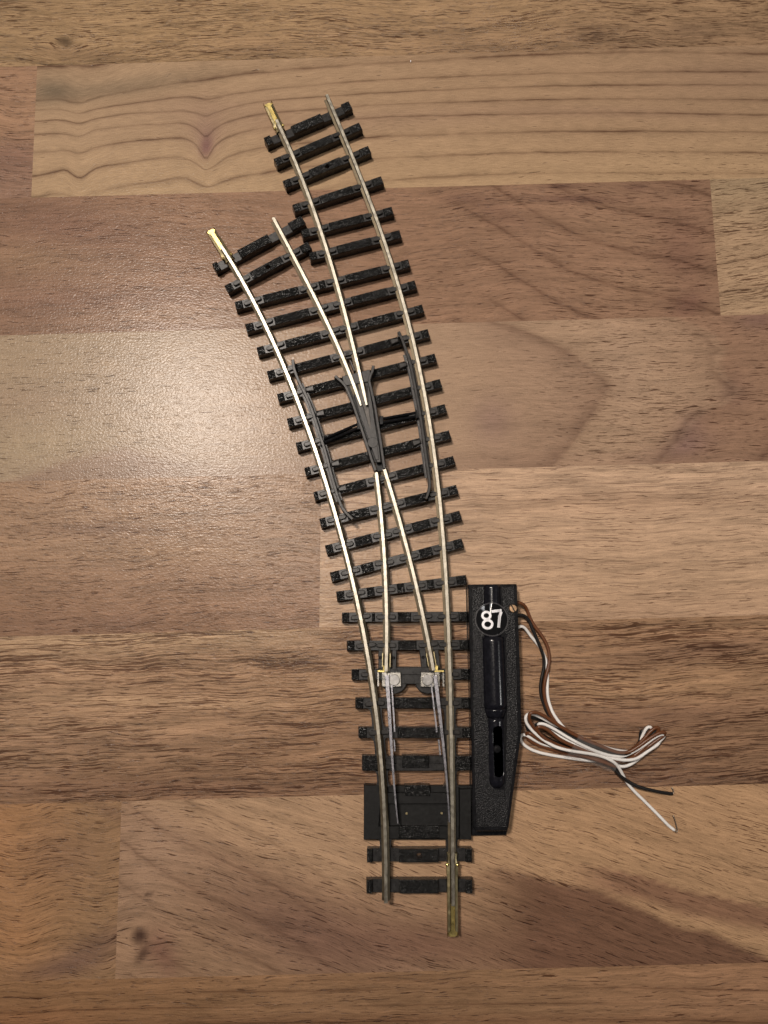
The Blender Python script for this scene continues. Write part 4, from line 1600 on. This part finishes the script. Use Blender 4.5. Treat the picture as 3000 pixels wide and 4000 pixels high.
black = zz(ZG, [(880, 640, .22), (930, 632, .22), (985, 637, .2), (1050, 695, .17), (1100, 820, .17), (1165, 975, .16), (1230, 1130, .14), (1275, 1275, .10), (1265, 1420, .08), (1230, 1580, .07), (1220, 1720, .06), (1240, 1840, .06), (1290, 1960, .06)]) + \
    zz(ZI, [(350, 150, .06), (400, 240, .06), (480, 335, .08), (580, 410, .14), (720, 470, .3), (860, 525, .34), (1000, 575, .34), (1090, 590, .3), (1190, 530, .24), (1240, 440, .2), (1235, 370, .2), (1265, 352, .24),
            (1275, 400, .2), (1230, 500, .1), (1130, 570, .06), (1000, 560, .05), (850, 520, .05), (700, 460, .05), (560, 390, .06), (420, 310, .1), (300, 255, .14), (215, 240, .2), (180, 290, .24), (200, 370, .2), (280, 440, .14), (400, 500, .08), (560, 560, .05), (700, 590, .05), (850, 630, .05), (1000, 640, .08), (1100, 610, .2), (1200, 595, .24), (1300, 530, .26), (1380, 450, .3), (1420, 370, .3), (1400, 345, .3), (1330, 420, .34), (1230, 520, .3), (1110, 585, .36),
            (1000, 585, .36), (850, 530, .36), (700, 470, .34), (560, 400, .3), (420, 330, .24), (320, 290, .2), (260, 300, .16), (280, 370, .14), (400, 450, .12), (560, 520, .12), (700, 570, .12), (850, 620, .14), (960, 680, .2), (1020, 750, .22), (1090, 815, .24), (1170, 862, .2), (1260, 898, .14), (1400, 930, .07), (1475, 945, .05), (1534, 950, .05)])
wire(white, 'wire_white', 'white wire', zz(ZI, [(1548, 1284, .05), (1568, 1305, .05), (1577, 1290, .05), (1562, 1220, .07), (1540, 1150, .10)]))
wire(brown, 'wire_brown', 'brown wire')
wire(black, 'wire_black', 'black wire', zz(ZI, [(1526, 949, .05), (1542, 940, .05), (1538, 915, .06), (1525, 888, .07)]))

# clear tape round the waist of the coil
ta, tb = U2(ZI([(590, 500)])[0], .25), U2(ZI([(1025, 645)])[0], .25)
n_, k_ = 14, 28
bm = bmesh.new()
rings = []
L_ = math.dist(ta, tb)
ux, uy = (tb[0] - ta[0]) / L_, (tb[1] - ta[1]) / L_
vx, vy = -uy, ux
for i in range(n_ + 1):
    f = i / n_
    cx, cy = ta[0] + ux * L_ * f, ta[1] + uy * L_ * f
    hw = .36 - .06 * math.sin(math.pi * f) + .01 * math.sin(i * 2.3)
    ring = []
    for k in range(k_):
        t = 2 * math.pi * k / k_
        e = .68
        cu = math.copysign(abs(math.cos(t)) ** e, math.cos(t))
        su = math.copysign(abs(math.sin(t)) ** e, math.sin(t))
        skew = .10 * cu
        ring.append(bm.verts.new((cx + vx * hw * cu + ux * skew, cy + vy * hw * cu + uy * skew, .265 + .235 * su + .008 * math.sin(5 * t + i))))
    rings.append(ring)
for a, b_ in zip(rings[:-1], rings[1:]):
    for k in range(k_):
        q = (k + 1) % k_
        bm.faces.new((a[k], a[q], b_[q], b_[k]))
wlink('tape', bm, ['tape'], wires, smooth=True)

# a tiny crumb on the far stave
c = U2((1604, 241), 0)
bm = bmesh.new()
bmesh.ops.create_icosphere(bm, subdivisions=2, radius=.03, matrix=Matrix.Translation((c[0], c[1], .02)) @ Matrix.Diagonal((.55, 1.4, .6, 1)))
tag(wlink('crumb', bm, ['print']), 'tiny white crumb lying on the wood beyond the track', 'crumb')

# ================================================================= LIGHTING
w = bpy.data.worlds.new('World')
sc.world = w
w.use_nodes = True
nt = w.node_tree
bg = nt.nodes['Background']
tc = nt.nodes.new('ShaderNodeTexCoord')
sp = nt.nodes.new('ShaderNodeSeparateXYZ')
nt.links.new(tc.outputs['Generated'], sp.inputs[0])
wr_ = ramp(nt, math_node(nt, 'ADD', math_node(nt, 'MULTIPLY', sp.outputs['Y'], 0.5), 0.5), [(0.25, (.10, .095, .10)), (0.55, (.40, .37, .33)), (0.85, (.62, .57, .50))])
vmw = nt.nodes.new('ShaderNodeVectorMath')
vmw.operation = 'DOT_PRODUCT'
nt.links.new(tc.outputs['Generated'], vmw.inputs[0])
vmw.inputs[1].default_value = Vector((-.36, .18, .92)).normalized()
patch = ramp(nt, vmw.outputs['Value'], [(0.9972, (0, 0, 0)), (0.9982, (60, 59, 59))])
nt.links.new(mixc(nt, 'ADD', 1.0, wr_, patch), bg.inputs['Color'])
bg.inputs['Strength'].default_value = 0.19


def lamp(name, spot_px, hl, power, radius, aim_px, cone, colour=(1.0, .893, .79)):
    """spot light whose mirror image in the table lies at a photo point"""
    s = U(*spot_px)
    k = (H + hl) / H
    L = bpy.data.lights.new(name, 'SPOT')
    L.shadow_soft_size = radius
    L.spot_size = math.radians(cone)
    L.spot_blend = 1.0
    L.energy = power
    L.color = colour
    o = bpy.data.objects.new(name, L)
    o.location = (s.x * k, s.y * k, hl)
    d = U(*aim_px) - o.location
    o.rotation_euler = d.to_track_quat('-Z', 'Y').to_euler()
    col.objects.link(o)
    return o


lamp('ceiling_lamp', (790, 1600), 160.0, 1040000.0, 9.0, (1600, 1500), 25)
lamp('ceiling_lamp', (1240, 2140), 160.0, 210000.0, 8.0, (1600, 1500), 25)
lamp('right_light', (4600, 2900), 110.0, 100000.0, 9.0, (3000, 3050), 22, (.95, .93, .90))  # unseen source off to the right, added to brighten that side

sc.view_settings.view_transform = 'Standard'
sc.view_settings.look = 'None'
sc.view_settings.exposure = 0.0
sc.view_settings.gamma = 1.0
sc.view_settings.use_curve_mapping = False
sc.render.engine = 'CYCLES'
sc.cycles.use_denoising = True
